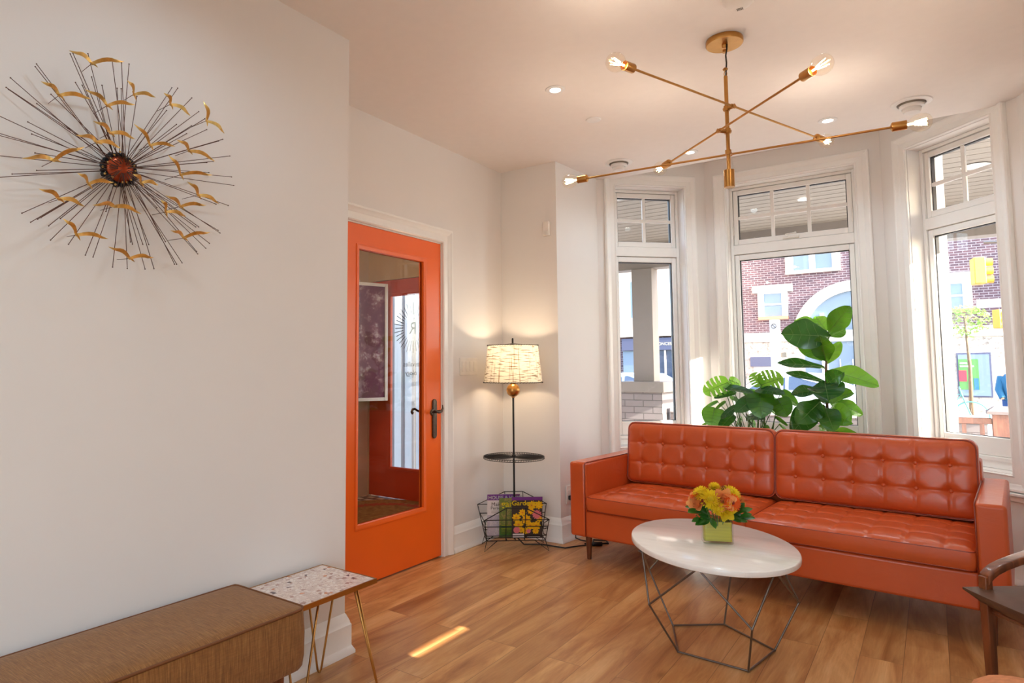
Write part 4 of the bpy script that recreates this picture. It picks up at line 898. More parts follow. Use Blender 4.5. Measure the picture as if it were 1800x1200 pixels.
# ------------------------------------------------------- plants at the bay
campos = V((0,0,1.195))
fig = thing('fiddle_leaf_fig', 'tall fiddle-leaf fig with broad leaves in front of the centre window', 'plant', (-.57,4.9,0))
MB().lathe([(.0,.001),(.115,.001),(.13,.02),(.155,.60),(.158,.715),(.150,.72),(.143,.70),(.0,.695)], (0,0,0), n=32, cap=False).build('pot', M['pot'], fig, smooth=40)
fo = V((-.57,4.9,0))
MB().tube([V((-.573,4.9,.69))-fo]+[V(p)-fo for p in FIG_STEM[::-1]], [.011,.010,.009,.008,.0075,.007,.006], 8).build('trunk', M['bark'], fig, smooth=True)
def stem_at(z):
    P = FIG_STEM
    for a, b in zip(P[:-1], P[1:]):
        if b[2] <= z <= a[2]:
            k = (z-b[2])/(a[2]-b[2]); return V(b)+(V(a)-V(b))*k
    return V(P[0]) if z > P[0][2] else V(P[-1])
for i, (b, t_, w, tilt) in enumerate(FIG):
    b, t_ = V(b), V(t_); tilt *= .62; cd = (campos-b).normalized(); nrm = cd*(1-tilt)+V((0,0,1))*tilt
    mat = M['figb'] if i in (6,7,9,10,19,20,24) else (M['figd'] if i in (1,4,5,11,12,13,15) else M['fig'])
    mb = MB(); leaf_mesh(mb, b-fo, t_-fo, w*(1.05 if i < 3 else 1.25), nrm, 'fig', .10 if i != 0 else .03, .26, 18, .13)
    s = stem_at(b.z-.02); mb.mi = 1; mb.tube([s-fo, (s+b)/2-fo+V((0,0,-.005)), b-fo+(t_-b)*.02], .0035, 6)
    mb.build('leaf', [mat, M['vein']], fig, smooth=True)
mon = thing('monstera_plant', 'bushy monstera with split leaves standing left of the tall fig behind the sofa', 'plant', (-1.015,4.88,0))
mo = V((-1.015,4.88,0))
MB().lathe([(.0,.001),(.12,.001),(.13,.02),(.16,.56),(.165,.58),(.155,.585),(.148,.56),(.0,.555)], (0,0,0), n=32, cap=False).build('pot', M['pot'], mon, smooth=40)
for i, (b, t_, w, tilt, split) in enumerate(MON):
    b, t_ = V(b), V(t_); tilt *= .6; cd = (campos-b).normalized(); nrm = cd*(1-tilt)+V((0,0,1))*tilt
    mat = M['figb'] if i in (0,1,2,3,15) else (M['figd'] if i in (4,5,7,8,9,17,20) else M['fig'])
    mb = MB(); leaf_mesh(mb, b-mo, t_-mo, w*1.18, nrm, 'mon' if split else 'monp', .12, .15, 14, .03)
    rt = mo+V((.08*math.cos(i*2.4), .06*math.sin(i*2.4), .555)); md = rt+(b-rt)*.55+V((0,0,.03))
    mb.mi = 1; mb.tube([rt-mo, md-mo, b-mo], [.004,.0032,.0026], 6)
    mb.build('leaf', [mat, M['stem']], mon, smooth=True)
# --------------------------------------------------------------- floor lamp
LO = V((-2.318,3.762,0))
lamp = thing('floor_lamp', 'black wire floor lamp with woven shade, round wire tray and magazine rack in the corner', 'lamp', tuple(LO), math.atan2(.625,.78))
# local x to the viewer's right, local -y toward the viewer
MB().tube([(0,0,.055),(0,0,1.02)], .0065, 12).build('pole', M['blackm'], lamp, smooth=50)
MB().ball((0,0,1.052), .046, 28).lathe([(.0475,-.003),(.0475,.003)], (0,0,1.052), n=28).lathe([(.018,0),(.020,.010),(.012,.018)], (0,0,1.094), n=18).lathe([(.010,0),(.012,.010)], (0,0,1.0), n=14).build('brass_ball', M['brass'], lamp, smooth=40)
MB().tube([(0,0,1.10),(0,0,1.385)], .004, 8).lathe([(.0055,1.365),(.0065,1.372),(.0065,1.402),(.004,1.408)], (0,0,0), n=12).build('finial', M['blackm'], lamp, smooth=50)
r0, r1, zs0, zs1 = .200, .172, 1.105, 1.357
mb = MB(); n = 64
mb.lathe([(r0,zs0),(r0-(r0-r1)*.5,(zs0+zs1)/2),(r1,zs1)], (0,0,0), n=n, cap=False)
sh = mb.build('lamp_shade', M['shade'], lamp, smooth=True)
mb = MB()
for R_, Z_ in ((r0,zs0),(r1,zs1)):
    mb.tube([(R_*math.cos(2*PI*i/48), R_*math.sin(2*PI*i/48), Z_) for i in range(48)], .0022, 6, closed=True)
    for i in range(60):
        a = 2*PI*i/60; b = a+.05; mb.tube([((R_+.003)*math.cos(a), (R_+.003)*math.sin(a), Z_-.004), ((R_+.003)*math.cos(b), (R_+.003)*math.sin(b), Z_+.004)], .0014, 4)
for i in range(3):
    a = 2*PI*i/3+.3; mb.tube([(0,0,1.372),(r1*math.cos(a), r1*math.sin(a), zs1)], .0015, 5)
mb.build('shade_ring', M['blackm'], sh, smooth=True)
for sx in (-1, 1):
    MB().ball((.045*sx,0,1.235), .026, 16, (1,1,1.25)).build('bulb', M['lampbulb'], lamp, smooth=True)
    MB().tube([(0,0,1.17),(.03*sx,0,1.175),(.045*sx,0,1.20)], .008, 8).build('bulb_holder', M['blackm'], lamp, smooth=True)
# round wire tray
mb = MB(); TR = .205; tz = .606
for R_, z in ((TR,tz),(TR,tz-.012),(.03,tz-.004)): mb.tube([(R_*math.cos(2*PI*i/56), R_*math.sin(2*PI*i/56), z) for i in range(56)], .0022, 6, closed=True)
for i in range(72):
    a = 2*PI*i/72; mb.tube([(.01*math.cos(a), .01*math.sin(a), tz-.004), (TR*math.cos(a), TR*math.sin(a), tz-.003)], .0011, 4, cap=False)
    b = a+.044; mb.tube([(TR*math.cos(a), TR*math.sin(a), tz-.012), (TR*math.cos(b), TR*math.sin(b), tz)], .0014, 4, cap=False)
mb.lathe([(.014,-.010),(.014,.010)], (0,0,tz), n=14)
mb.build('wire_tray', M['blackm'], lamp, smooth=True)
# magazine rack
mb = MB(); rw = .0033
def face(y0, y1, zb, zsh, zpk, hw0, hw1, pk, off):
    return [(-hw0,y0,zb),(-hw1,y1,zsh),(-pk+off,y1,zpk),(pk+off,y1,zpk),(hw1,y1,zsh),(hw0,y0,zb)]
fr = face(-.075,-.13,.066,.212,.288,.195,.212,.063,-.006); bk = face(.075,.13,.066,.262,.346,.195,.240,.063,.012)
mb.tube(fr+[fr[0]], rw, 6); mb.tube(bk+[bk[0]], rw, 6)
def lerp(a, b, k): return tuple(a[i]+(b[i]-a[i])*k for i in range(3))
for F_, nz in ((fr, (.10,.165,.212)), (bk, (.10,.150,.205,.262))):
    for z in nz:
        k = (z-F_[0][2])/(F_[1][2]-F_[0][2]); mb.tube([lerp(F_[0],F_[1],k), lerp(F_[5],F_[4],k)], rw*.85, 6)
    for s in (2, 3):
        x = F_[s][0]; mb.tube([(x, F_[0][1], F_[0][2]), F_[s]], rw*.85, 6)
for k in (0, .5, 1):
    for i in (0, 5) if False else (0, 1): pass
for sx in (-1, 1):
    mb.tube([(.195*sx,-.075,.066),(.195*sx,.075,.066)], rw, 6)
    for k in (.25, .6, 1):
        i = 0 if sx < 0 else 5; j = 1 if sx < 0 else 4
        mb.tube([lerp(fr[i],fr[j],k), (.195*sx, 0, .066+(.09*k)), lerp(bk[i],bk[j],k*.75)], rw*.85, 6)
for x in (-.06, 0, .06): mb.tube([(x,-.075,.066),(x,.075,.066)], rw*.85, 6)
mb.tube([(-.195,0,.066),(.195,0,.066)], rw, 6)
mb.build('magazine_rack', M['blackm'], lamp, smooth=True)
for sx in (-1, 1):
    for sy in (-1, 1):
        MB().tube([(.125*sx,.075*sy,.066),(.212*sx,.100*sy,.004),(.195*sx,.075*sy,.066)], .0032, 6).build('leg', M['blackm'], lamp, smooth=True)
# power cord across the floor to the outlet
tag(MB().tube([(-2.33,3.82,.05),(-2.30,3.85,.006),(-2.20,3.92,.006),(-2.10,3.925,.006),(-2.03,3.93,.006),(-1.98,4.02,.006),(-1.94,4.08,.006),(-1.99,4.17,.006),(-2.03,4.17,.006),(-2.062,4.155,.02),(-2.062,4.15,.20),(-2.085,4.145,.285),(-2.100,4.143,.292)], .0045, 8).build('power_cord', M['cable'], smooth=True), 'black power cord running along the baseboard from the floor lamp to the outlet', 'cord')
mb = MB(); mb.tube([(-1.97,4.10,.006),(-1.90,4.13,.008),(-1.84,4.20,.006),(-1.88,4.26,.006),(-1.96,4.22,.008),(-1.93,4.15,.007)], .005, 8); mb.tube([(-1.93,4.08,.014),(-1.86,4.14,.014)], .013, 8)
tag(mb.build('extension_cord', M['cable'], smooth=True), 'black extension cord bunched on the floor under the left end of the sofa', 'cord')

# magazines standing in the rack (local frame of the lamp)
rzl = math.atan2(.625,.78)
def magazine(label, x0, x1, z0, z1, y, base, lean=0.10):
    t = thing('magazine', label, 'magazine', tuple(LO+V((math.cos(rzl)*x0-math.sin(rzl)*y, math.sin(rzl)*x0+math.cos(rzl)*y, z0))), rzl)
    w, h = x1-x0, z1-z0; L_ = lambda X, Z, d=0: (X, -Z*lean-d+h*lean*.5, Z)
    mb = MB(); mb.hexa([L_(0,0,0),L_(w,0,0),L_(w,0,-.005),L_(0,0,-.005),L_(0,h,0),L_(w,h,0),L_(w,h,-.005),L_(0,h,-.005)]); cv = mb.build('cover', base, t)
    def quad(a, b, c, d, mat, nm='printed_panel', k=.0006):
        MB().add([L_(a*w,c*h,k), L_(b*w,c*h,k), L_(b*w,d*h,k), L_(a*w,d*h,k)], [(0,1,2,3)]).build(nm, mat, cv)
    def disc(cx, cz, r, mat, k=.0009, n=18, pet=0, nm='printed_flower'):
        pts = []
        for i in range(n):
            a = 2*PI*i/n; q_ = r*(1 if not pet else .62+.38*abs(math.cos(a*pet/2))); pts.append(L_(cx*w+q_*math.cos(a), cz*h+q_*math.sin(a), k))
        MB().add(pts, [tuple(range(n))]).build(nm, mat, cv)
    def txt(s, x, z, size, mat, k=.0012, bold=0):
        o = L_(x*w, z*h, k); add_text('lettering', s, size, frame_matrix(o, (1,0,0), (0,-lean,1)), mat, cv, bold=bold)
    return quad, disc, txt, w, h
qd, dc, tx, w, h = magazine('magazine with a purple masthead reading HOUSE & HOME, at the back of the rack', -.182,.040,.072,.352,.020, M['magl'])
qd(0,1,.86,1,M['purple']); tx('HOUSE & HOME', .03,.885,.032,M['white'],bold=.0006); qd(0,1,.50,.86,M['paper']); tx('Make', .12,.72,.036,M['blackp']); tx('Personal', .10,.635,.030,M['blackp'])
for k in range(3): qd(.12,.85-.1*k,.595-.022*k,.602-.022*k,M['ventd'])
qd(.85,1,.88,1,M['magp'])
qd, dc, tx, w, h = magazine('garden magazine with a green cover and yellow title, between the other two', -.104,.070,.070,.332,-.012, M['magg'])
tx('gar', .08,.78,.062,M['yellow'],bold=.0008); qd(0,1,0,.30,M['stem']); 
for k in range(6): qd(.08,.8,.30-.04*k,.312-.04*k,M['yellow'])
qd, dc, tx, w, h = magazine('gardening magazine with yellow flowers on a dark cover, at the front of the rack', -.024,.182,.070,.345,-.045, M['magd'])
qd(0,1,.92,1,M['purple']); rnd = random.Random(3)
for cx, cz, r in ((.15,.50,.030),(.35,.62,.026),(.22,.33,.034),(.48,.45,.034),(.60,.30,.030),(.80,.30,.032),(.62,.66,.024),(.90,.46,.022),(.45,.18,.026),(.78,.17,.024),(.88,.80,.030),(.65,.80,.030),(.30,.20,.02)):
    dc(cx,cz,r,M['magy'],k=.0007+.00003*cx,n=40,pet=8); dc(cx,cz,r*.22,M['rustp'],k=.0009)
dc(.82,.57,.034,M['magp'],n=40,pet=12); dc(.16,.20,.022,M['magp'],nm='printed_seal'); dc(.55,.17,.014,M['magp'],nm='printed_seal')
qd(0,1,0,.10,M['magd'],k=.0010); qd(.03,.40,.02,.11,M['paper'],k=.0012); tx('Gardening', .0,.80,.046,M['yellow'],k=.0015,bold=.0008)
for k in range(2): qd(.5,.92,.05-.025*k,.06-.025*k,M['paper'],k=.0013)

# ---------------------------------------------------------------- wall art
art = thing('wall_sculpture', 'starburst wall sculpture of thin metal rods with golden flying birds on the left wall', 'wall art', (XW,ART_C[0],ART_C[1]))
for d, y, z in RODS:
    a = V((d*.9+.005, 0, 0)); b = V((d, y-ART_C[0], z-ART_C[1])); u = (b-a).normalized()
    mb = MB(); mb.tube([a+u*.015, b], .0011, 5); mb.ball(b, .0022, 6); mb.build('rod', M['rod'], art, smooth=True)
def bird(d, l, c, r):
    L_ = lambda p, dd=0: V((d+dd, p[0]-ART_C[0], p[1]-ART_C[1]))
    l, c, r = L_(l, .015), L_(c), L_(r, .015)
    for a, s in ((l, -1), (r, 1)): pass
    mb = MB(); span = (r-l); up = V((0, -span.z, span.y)).normalized()
    if up.z < 0: up = -up
    pts = []
    # two curved wings of beaten metal, each tapering to its tip
    for tip, k_ in ((l, .55), (r, .45)):
        vs = []; nseg = 7
        for i in range(nseg+1):
            t = i/nseg; p = c+(tip-c)*t+up*(.007*math.sin(PI*min(1,t*1.3)))+V((.010*math.sin(PI*t),0,0))
            w = .0068*math.sin(PI*(.18+.82*t))**.8*(1-.35*t)+.0004; tw = (up+V((.6*math.sin(2.6*t+k_),0,0))).normalized()
            vs += [p+tw*w, p-tw*w]
        mb.add(vs, [(2*i, 2*i+1, 2*i+3, 2*i+2) for i in range(nseg)])
    # body and tail
    bd = (c-l).normalized(); h = c+V((.0,0,0))
    mb.add([h+up*.003-bd*.006, h-up*.004+bd*.016+V((.004,0,0)), h-up*.003-bd*.012+V((.003,0,0)), h+up*.001+bd*.006+V((.006,0,0))], [(0,1,3),(0,3,2),(1,2,3)])
    o = mb.build('bird', M['gold'], art)
    sm = o.modifiers.new('thick', 'SOLIDIFY'); sm.thickness = .0012
    tgt = V((.02, c.y*.92, c.z*.92)); tube = MB().tube([c+V((-.002,0,0)), V((c.x*.45, c.y*.985, c.z*.985))], .0009, 5).build('bird_rod', M['rod'], o, smooth=True)
for b_ in BIRDS: bird(*b_)
mb = MB(); rnd = random.Random(8)
for k in range(26):
    a = 2*PI*k/26; r = rnd.uniform(.044,.052); mb.ball((.045+rnd.uniform(0,.012), r*math.cos(a), r*math.sin(a)), rnd.uniform(.007,.010), 8)
mb.lathe([(.02,.0),(.035,.03),(.046,.050)], (.004,0,0), (1,0,0), 24)
mb.build('burst_hub', M['verd'], art, smooth=60)
MB().lathe([(.041,.0),(.041,.006),(.030,.010),(.0,.012)], (.052,0,0), (1,0,0), 28, cap=False).build('copper_disc', M['copper'], art, smooth=True)
mb = MB()
for k in range(16):
    a = 2*PI*k/16+.1; r = rnd.choice((.041,.045,.054)); mb.ball((.058+rnd.uniform(0,.006), r*math.cos(a), r*math.sin(a)), .0038, 8)
mb.build('gold_bead', M['gold'], art, smooth=True)

# --------------------------------------------------------------- chandelier
ch = thing('chandelier', 'brass chandelier with three crossed rods and clear filament bulbs under the ceiling', 'ceiling light', (-.694,2.987,ZC))
MB().lathe([(.0,0),(.078,0),(.080,-.004),(.080,-.020),(.077,-.024),(.0,-.024)], (0,0,-.0005), n=48, cap=False).build('canopy', M['brass'], ch, smooth=40)
mb = MB(); mb.lathe([(.012,-.024),(.012,-.034),(.006,-.040)], (0,0,0), n=16); mb.lathe([(.010,0),(.010,.012)], (0,0,-.060), n=14); mb.lathe([(.008,0),(.012,.006),(.008,.012)], (0,0,-.145), n=14)
mb.tube([(.006*math.cos(2*PI*i/12), 0, -.160+.012*math.sin(2*PI*i/12)) for i in range(12)], .0018, 6, closed=True)
mb.build('hanger_loop', M['brass'], ch, smooth=45)
MB().tube([(.012,-.006,-.026),(.010,-.004,-.05),(.004,0,-.075),(.006,0,-.11),(.003,0,-.15),(.001,0,-.175)], .0035, 8).build('cord', M['cable'], ch, smooth=True)
MB().tube([(0,0,-.172),(0,0,-.604)], .0085, 18).build('stem', M['brass'], ch, smooth=50)
MB().lathe([(.0,0),(.0225,0),(.0225,.078),(.010,.080),(.0,.080)], (0,0,-.684), n=28, cap=False).build('end_cap', M['brass'], ch, smooth=40)
def arm(z, p0, p1, side):
    """p0, p1: ends of the straight part in plan (world), socket starts there"""
    o = V((-.694,2.987,0)); a = V((p0[0],p0[1],0))-o; b = V((p1[0],p1[1],0))-o; a.z = b.z = z-ZC; d = (b-a).normalized()
    rod = MB().tube([a, b], .0048, 12).build('arm_rod', M['brass'], ch, smooth=50)
    m = a+d*(V((0,0,a.z))-a).dot(d)
    mb = MB(); mb.tube([V((0,0,a.z-.001))-(V((0,0,a.z))-m).normalized()*-.014, m+(m-V((0,0,a.z))).normalized()*.008], .0095, 14); mb.lathe([(.0135,-.011),(.0135,.011)], (0,0,a.z), n=18); mb.tube([m-d*.012, m+d*.012], .0085, 14)
    mb.build('clamp', M['brass'], rod, smooth=45)
    for e, s in ((a, -1), (b, 1)):
        dd = d*s
        sk = MB().lathe([(.0,-.006),(.008,-.006),(.018,0),(.0185,.002),(.0185,.050),(.0165,.050),(.0165,.030),(.0,.028)], e, dd, 26, cap=False).build('socket', M['brass'], ch, smooth=40)
        MB().lathe([(.012,.030),(.0125,.048),(.016,.056),(.027,.068),(.034,.082),(.0365,.097),(.034,.112),(.027,.124),(.014,.132),(.0,.134)], e, dd, 26, cap=False).build('bulb_glass', M['bulbglass'], sk, smooth=True)
        x = dd.orthogonal().normalized(); y = dd.cross(x); mb = MB()
        for k in range(6):
            an = 2*PI*k/6; c0 = x*math.cos(an)+y*math.sin(an); mb.tube([e+dd*.075+c0*.007, e+dd*.116+c0*.014], .0010, 5)
        mb.tube([e+dd*.050, e+dd*.074], .0035, 6)
        mb.build('filament', M['fil'], sk, smooth=True)
        li = bpy.data.lights.new('bulb_light', 'POINT'); li.energy = 2.6; li.color = (1,.90,.80); li.shadow_soft_size = .015
        lo = bpy.data.objects.new('bulb_light', li); COL.objects.link(lo); lo.location = V((-.694,2.987,ZC))+e+dd*.096
arm(2.364, (-.889,2.360), (-.420,3.645), 1)
arm(2.259, (-.333,2.585), (-1.052,3.270), 1)
arm(2.161, (-1.370,2.961), (-.086,3.067), 1)

# ------------------------------------------------- ceiling and wall fittings
def downlight(x, y, label, power=5, ang=130, name='downlight'):
    t = thing(name, label, 'downlight', (x,y,ZC), 0, None)
    MB().lathe([(.028,-.0005),(.0300,-.006),(.050,-.004),(.053,-.0005)], (0,0,0), n=32, cap=False).lathe([(.031,-.0062),(.029,.02)], (0,0,0), n=32, cap=False).build('trim_ring', M['steelw'], t, smooth=40)
    MB().lathe([(.0,-.0012),(.0275,-.0012)], (0,0,0), n=24, cap=False).build('lamp_lens', M['led'], t)
    li = bpy.data.lights.new('spot', 'SPOT'); li.energy = power; li.color = (.66,.86,1); li.spot_size = math.radians(ang); li.spot_blend = .6; li.shadow_soft_size = .03
    lo = bpy.data.objects.new('spot', li); COL.objects.link(lo); lo.location = (x,y,ZC-.012)
    return t
downlight(-1.557,2.988,'recessed downlight left of the chandelier, nearest the plain round cover')
downlight(-.439,4.359,'recessed downlight between the chandelier and the round vent on the right', 16, 160)
downlight(-1.281,4.437,'recessed downlight above the left bay window, behind the chandelier rod', 16, 160)
MB_ = MB().lathe([(.0,-.009),(.030,-.009),(.042,-.006),(.046,-.0005)], (0,0,0), n=32, cap=False)
tag(MB_.build('ceiling_cover', M['steelw'], smooth=40, loc=(-1.570,3.497,ZC)), 'plain round white cover plate on the ceiling near the left downlight', 'cover plate')
def vent(x, y, r, label):
    t = thing('ceiling_vent', label, 'vent', (x,y,ZC))
    MB().lathe([(r,-.0005),(r*.97,-.006),(r*.80,-.010),(r*.70,-.010),(r*.68,-.0005)], (0,0,0), n=44, cap=False).build('outer_ring', M['steelw'], t, smooth=40)
    MB().lathe([(r*.68,-.002),(r*.64,-.018),(r*.60,-.018),(r*.58,-.002)], (0,0,0), n=44, cap=False).build('duct_ring', M['ventd'], t, smooth=40)
    MB().lathe([(r*.60,-.016),(r*.60,-.030),(r*.48,-.036),(r*.46,-.022)], (0,0,0), n=44, cap=False).build('middle_ring', M['steelw'], t, smooth=40)
    MB().lathe([(r*.42,-.020),(r*.46,-.048),(r*.38,-.060),(.001,-.064)], (0,0,0), n=44, cap=False).build('centre_cone', M['steelw'], t, smooth=40)
vent(-1.765,4.355,.098,'round white ceiling vent near the left bay window'); vent(-.025,4.350,.100,'round white ceiling vent near the right bay window')
t = thing('smoke_detector', 'white smoke detector on the ceiling above the chandelier canopy', 'smoke detector', (-.562,2.680,ZC))
MB().lathe([(.0,-.034),(.030,-.034),(.048,-.026),(.060,-.012),(.062,-.0005)], (0,0,0), n=36, cap=False).build('detector_body', M['smoke'], t, smooth=40)
mb = MB()
for k in range(5): mb.box(-.012+.005*k,-.0095+.005*k,.012,.028,-.036,-.0335)
mb.build('sounder_grille', M['ventd'], t)
t = thing('motion_sensor', 'small white motion sensor high on the lamp corner wall', 'sensor', (-2.188,YL,2.203))
MB().box(-.030,.022,-.030,-.0005,-.055,.050).build('sensor_body', M['plate'], t, bevel=.008)
MB().box(-.018,.012,-.040,-.0305,-.052,-.020).build('sensor_lens', M['smoke'], t, bevel=.006)
t = thing('light_switch', 'white plate of four rocker switches on the wall beside the orange door', 'light switch', (XD,3.613,1.215))
MB().box(.0005,.006,-.104,.104,-.060,.060).build('switch_plate', M['plate'], t, bevel=.003)
for k in range(4): MB().box(.0062,.010,-.085+.046*k,-.085+.046*k+.030,-.034,.034).build('rocker', M['plate'], t, bevel=.002)
t = thing('wall_outlet', 'white wall outlet low on the alcove wall beside the sofa arm', 'outlet', (-2.107,4.145,.316), math.atan2(.052,.586)*0-math.radians(5))
MB().box(.001,.007,-.038,.038,-.062,.062).build('outlet_plate', M['plate'], t, bevel=.003)
MB().box(.0072,.010,-.018,.018,.006,.034).build('socket_face', M['plate'], t, bevel=.002)
MB().box(.0072,.026,-.016,.016,-.036,-.008).build('plug', M['cable'], t, bevel=.003)

# -------------------------------------------------------- bench, side table
bench = thing('bench', 'long upholstered bench with brown woven fabric against the left wall', 'bench', (-1.848,.72,0))
mb = MB(); hx, hy = .190, .695; nx, ny = 24, 70; zt, zb = .438, .248
def bp(i, j, top=True):
    u = -1+2*i/nx; v = -1+2*j/ny; X, Y = rrect((u+1)*hx, (v+1)*hy, 2*hx, 2*hy, .03)
    return (X-hx, Y-hy, (zt+.012*(1-u**4)*(1-v**6)-.004*math.exp(-min(X,2*hx-X,Y,2*hy-Y)/.01)))
idx = {}
for j in range(ny+1):
    for i in range(nx+1): idx[i,j] = len(mb.v); mb.v.append(bp(i,j))
for j in range(ny):
    for i in range(nx): mb.f.append((idx[i,j],idx[i+1,j],idx[i+1,j+1],idx[i,j+1])); mb.m.append(0)
ring = [(i,0) for i in range(nx)]+[(nx,j) for j in range(ny)]+[(i,ny) for i in range(nx,0,-1)]+[(0,j) for j in range(ny,0,-1)]
prev = [idx[a] for a in ring]; pipe = [mb.v[k] for k in prev]
for zz, s in ((.425,1.012),(.36,1.030),(.29,1.025),(.258,1.005),(.248,.97)):
    cur = []
    for k in ring:
        x, y, z = mb.v[idx[k]]; cur.append(len(mb.v)); mb.v.append((x+(.19*(s-1) if x > 0 else -.19*(s-1))*(abs(x)/hx), y+(.19*(s-1) if y > 0 else -.19*(s-1))*(abs(y)/hy)**4, zz))
    for a in range(len(ring)): mb.f.append((prev[a],cur[a],cur[(a+1)%len(ring)],prev[(a+1)%len(ring)])); mb.m.append(0)
    prev = cur
mb.f.append(tuple(prev[::-1])); mb.m.append(0)
cu = mb.build('seat_cushion', M['weave'], bench, smooth=50)
MB().tube(pipe, .0045, 6, closed=True).build('piping', M['piping'], cu, smooth=True)
MB().box(-.150,.150,-.62,.645,.205,.2475).build('base_frame', M['walnut'], bench, bevel=.006)
for sx in (-1,1):
    for sy in (-1,1): MB().tube([(.125*sx,.58*sy,.205),(.135*sx,.60*sy,.0)], [.016,.010], 12).build('leg', M['walnut'], bench, smooth=50)
st = thing('side_table', 'small side table with a pinkish mosaic top on brass hairpin legs beside the bench', 'table', (-1.8925,1.638,0))
tx0, ty0 = .1525, .188
MB().box(-tx0+.006,tx0-.006,-ty0+.006,ty0-.006,.391,.4045).build('table_top', M['mosaic'], st)
mb = MB()
mb.box(-tx0,-tx0+.0055,-ty0,ty0,.388,.4055); mb.box(tx0-.0055,tx0,-ty0,ty0,.388,.4055); mb.box(-tx0+.0055,tx0-.0055,-ty0,-ty0+.0055,.388,.4055); mb.box(-tx0+.0055,tx0-.0055,ty0-.0055,ty0,.388,.4055)
mb.box(-tx0+.0055,tx0-.0055,-ty0+.0055,ty0-.0055,.3882,.3908)
mb.build('table_edge', M['brass'], st)
for sx in (-1,1):
    for sy in (-1,1):
        x, y = sx*(tx0-.016), sy*(ty0-.016); fx, fy = (tx0+.010, sy*(ty0+.004)) if sx > 0 else (-tx0+.029, sy*(ty0-.036))
        # hairpin: two rods meeting in a tight bend at the floor
        MB().tube([(x-sx*.085,y,.386),(fx-sx*.010,fy-sy*.0,.016),(fx-sx*.006,fy-sy*.002,.005),(fx-sx*.002,fy-sy*.006,.005),(fx,fy-sy*.010,.016),(x,y-sy*.085,.386)], .0042, 8).tube([(x-sx*.085,y,.386),(x,y-sy*.085,.386)], .0035, 6).build('hairpin_leg', M['brass'], st, smooth=True)

# --------------------------------------------------- chairs at bottom right
fd = V((-.75,-.66,0)).normalized(); sd = V((-fd.y,fd.x,0))          # facing direction, and the chair's left-to-right
sd = V((.66,-.75,0)).normalized()
ac = thing('armchair', 'walnut armchair with a dark brown leather seat beside the right end of the sofa', 'armchair', (.33,2.88,0))
A0 = V((.116,2.905,0)); co = V((.33,2.88,0))
def CP(s, b, z): return A0+sd*s-fd*b+V((0,0,z))-co       # s across (from the left-front leg), b toward the back
for s in (0, .60):
    MB().tube([CP(s,.0,.0),CP(s,-.002,.30),CP(s,-.004,.475)], [.016,.021,.020], 4).build('leg', M['walnut'], ac, bevel=.003)
    MB().tube([CP(s,.50,.0),CP(s,.46,.30),CP(s,.42,.60)], [.014,.019,.017], 4).build('leg', M['walnut'], ac, bevel=.003)
    mb = MB(); P_ = [CP(s,-.008,.462),CP(s,.02,.494),CP(s,.10,.522),CP(s,.22,.550),CP(s,.34,.575),CP(s,.46,.600)]
    vs = []; hw = (.020,.022,.024,.026,.026,.022); hh = (.018,.014,.013,.012,.012,.012)
    for p, w_, h_ in zip(P_, hw, hh):
        for a, c in ((-1,-1),(1,-1),(1,1),(-1,1)): vs.append(p+sd*(w_*a)+V((0,0,h_*c)))
    fs = [(4*i+j,4*i+(j+1)%4,4*i+4+(j+1)%4,4*i+4+j) for i in range(5) for j in range(4)]+[(3,2,1,0),(20,21,22,23)]
    flipfix(mb.add(vs, fs).build('armrest', M['walnut'], ac, bevel=.006, subd=1))
MB().tube([CP(0,.01,.36),CP(.6,.01,.36)], .015, 4).tube([CP(0,.46,.36),CP(.6,.46,.36)], .015, 4).tube([CP(0,.0,.37),CP(0,.47,.36)], .014, 4).tube([CP(.6,0,.37),CP(.6,.47,.36)], .014, 4).build('seat_rail', M['walnut'], ac, bevel=.003)
mb = MB(); gn = 16; vs = []
for side, zz in ((0,0),(1,1)):
    for j in range(gn+1):
        for i in range(gn+1):
            u, v = i/gn, j/gn; s = -.05+u*.70; b = -.075+v*.58+.03*(2*u-1)**2*(1-v)*(-1 if False else 1)
            e = min(u,1-u,v,1-v); edge = max(0, 1-e/.16); z = .440-.018*math.sin(PI*v)*math.sin(PI*u)-.010*v
            z += (-.017*edge**2) if zz else (-.082+.058*edge**1.5)
            vs.append(CP(s,b,z))
m = gn+1; fs = []
for j in range(gn):
    for i in range(gn):
        a = j*m+i; fs.append((a,a+m,a+m+1,a+1)); a += m*m; fs.append((a,a+1,a+m+1,a+m))
rg = [i for i in range(gn)]+[j*m+gn for j in range(gn)]+[gn*m+i for i in range(gn,0,-1)]+[j*m for j in range(gn,0,-1)]
for a, b in zip(rg, rg[1:]+rg[:1]): fs.append((a,b,b+m*m,a+m*m))
flipfix(mb.add(vs, fs).build('seat', M['brownleather'], ac, smooth=60))
mb = MB(); vs = []
for k in range(2):
    for i in range(9):
        s = .0+.6*i/8; bow = .05*math.sin(PI*i/8)
        for z in (.60,.64,.72,.80,.84): vs.append(CP(s,.42+bow+.12*(z-.6)+.022*k,z))
fs = []
for i in range(8):
    for j in range(4):
        a = i*5+j; fs.append((a,a+1,a+6,a+5)); a += 45; fs.append((a,a+5,a+6,a+1))
for i in range(8):
    for j in (0,4): a = i*5+j; fs.append((a,a+5,a+50,a+45) if j == 0 else (a,a+45,a+50,a+5))
for i in (0,8):
    for j in range(4): a = i*5+j; fs.append((a,a+45,a+46,a+1) if i == 0 else (a,a+1,a+46,a+45))
flipfix(mb.add(vs, fs).build('backrest', M['brownleather'], ac, smooth=60))
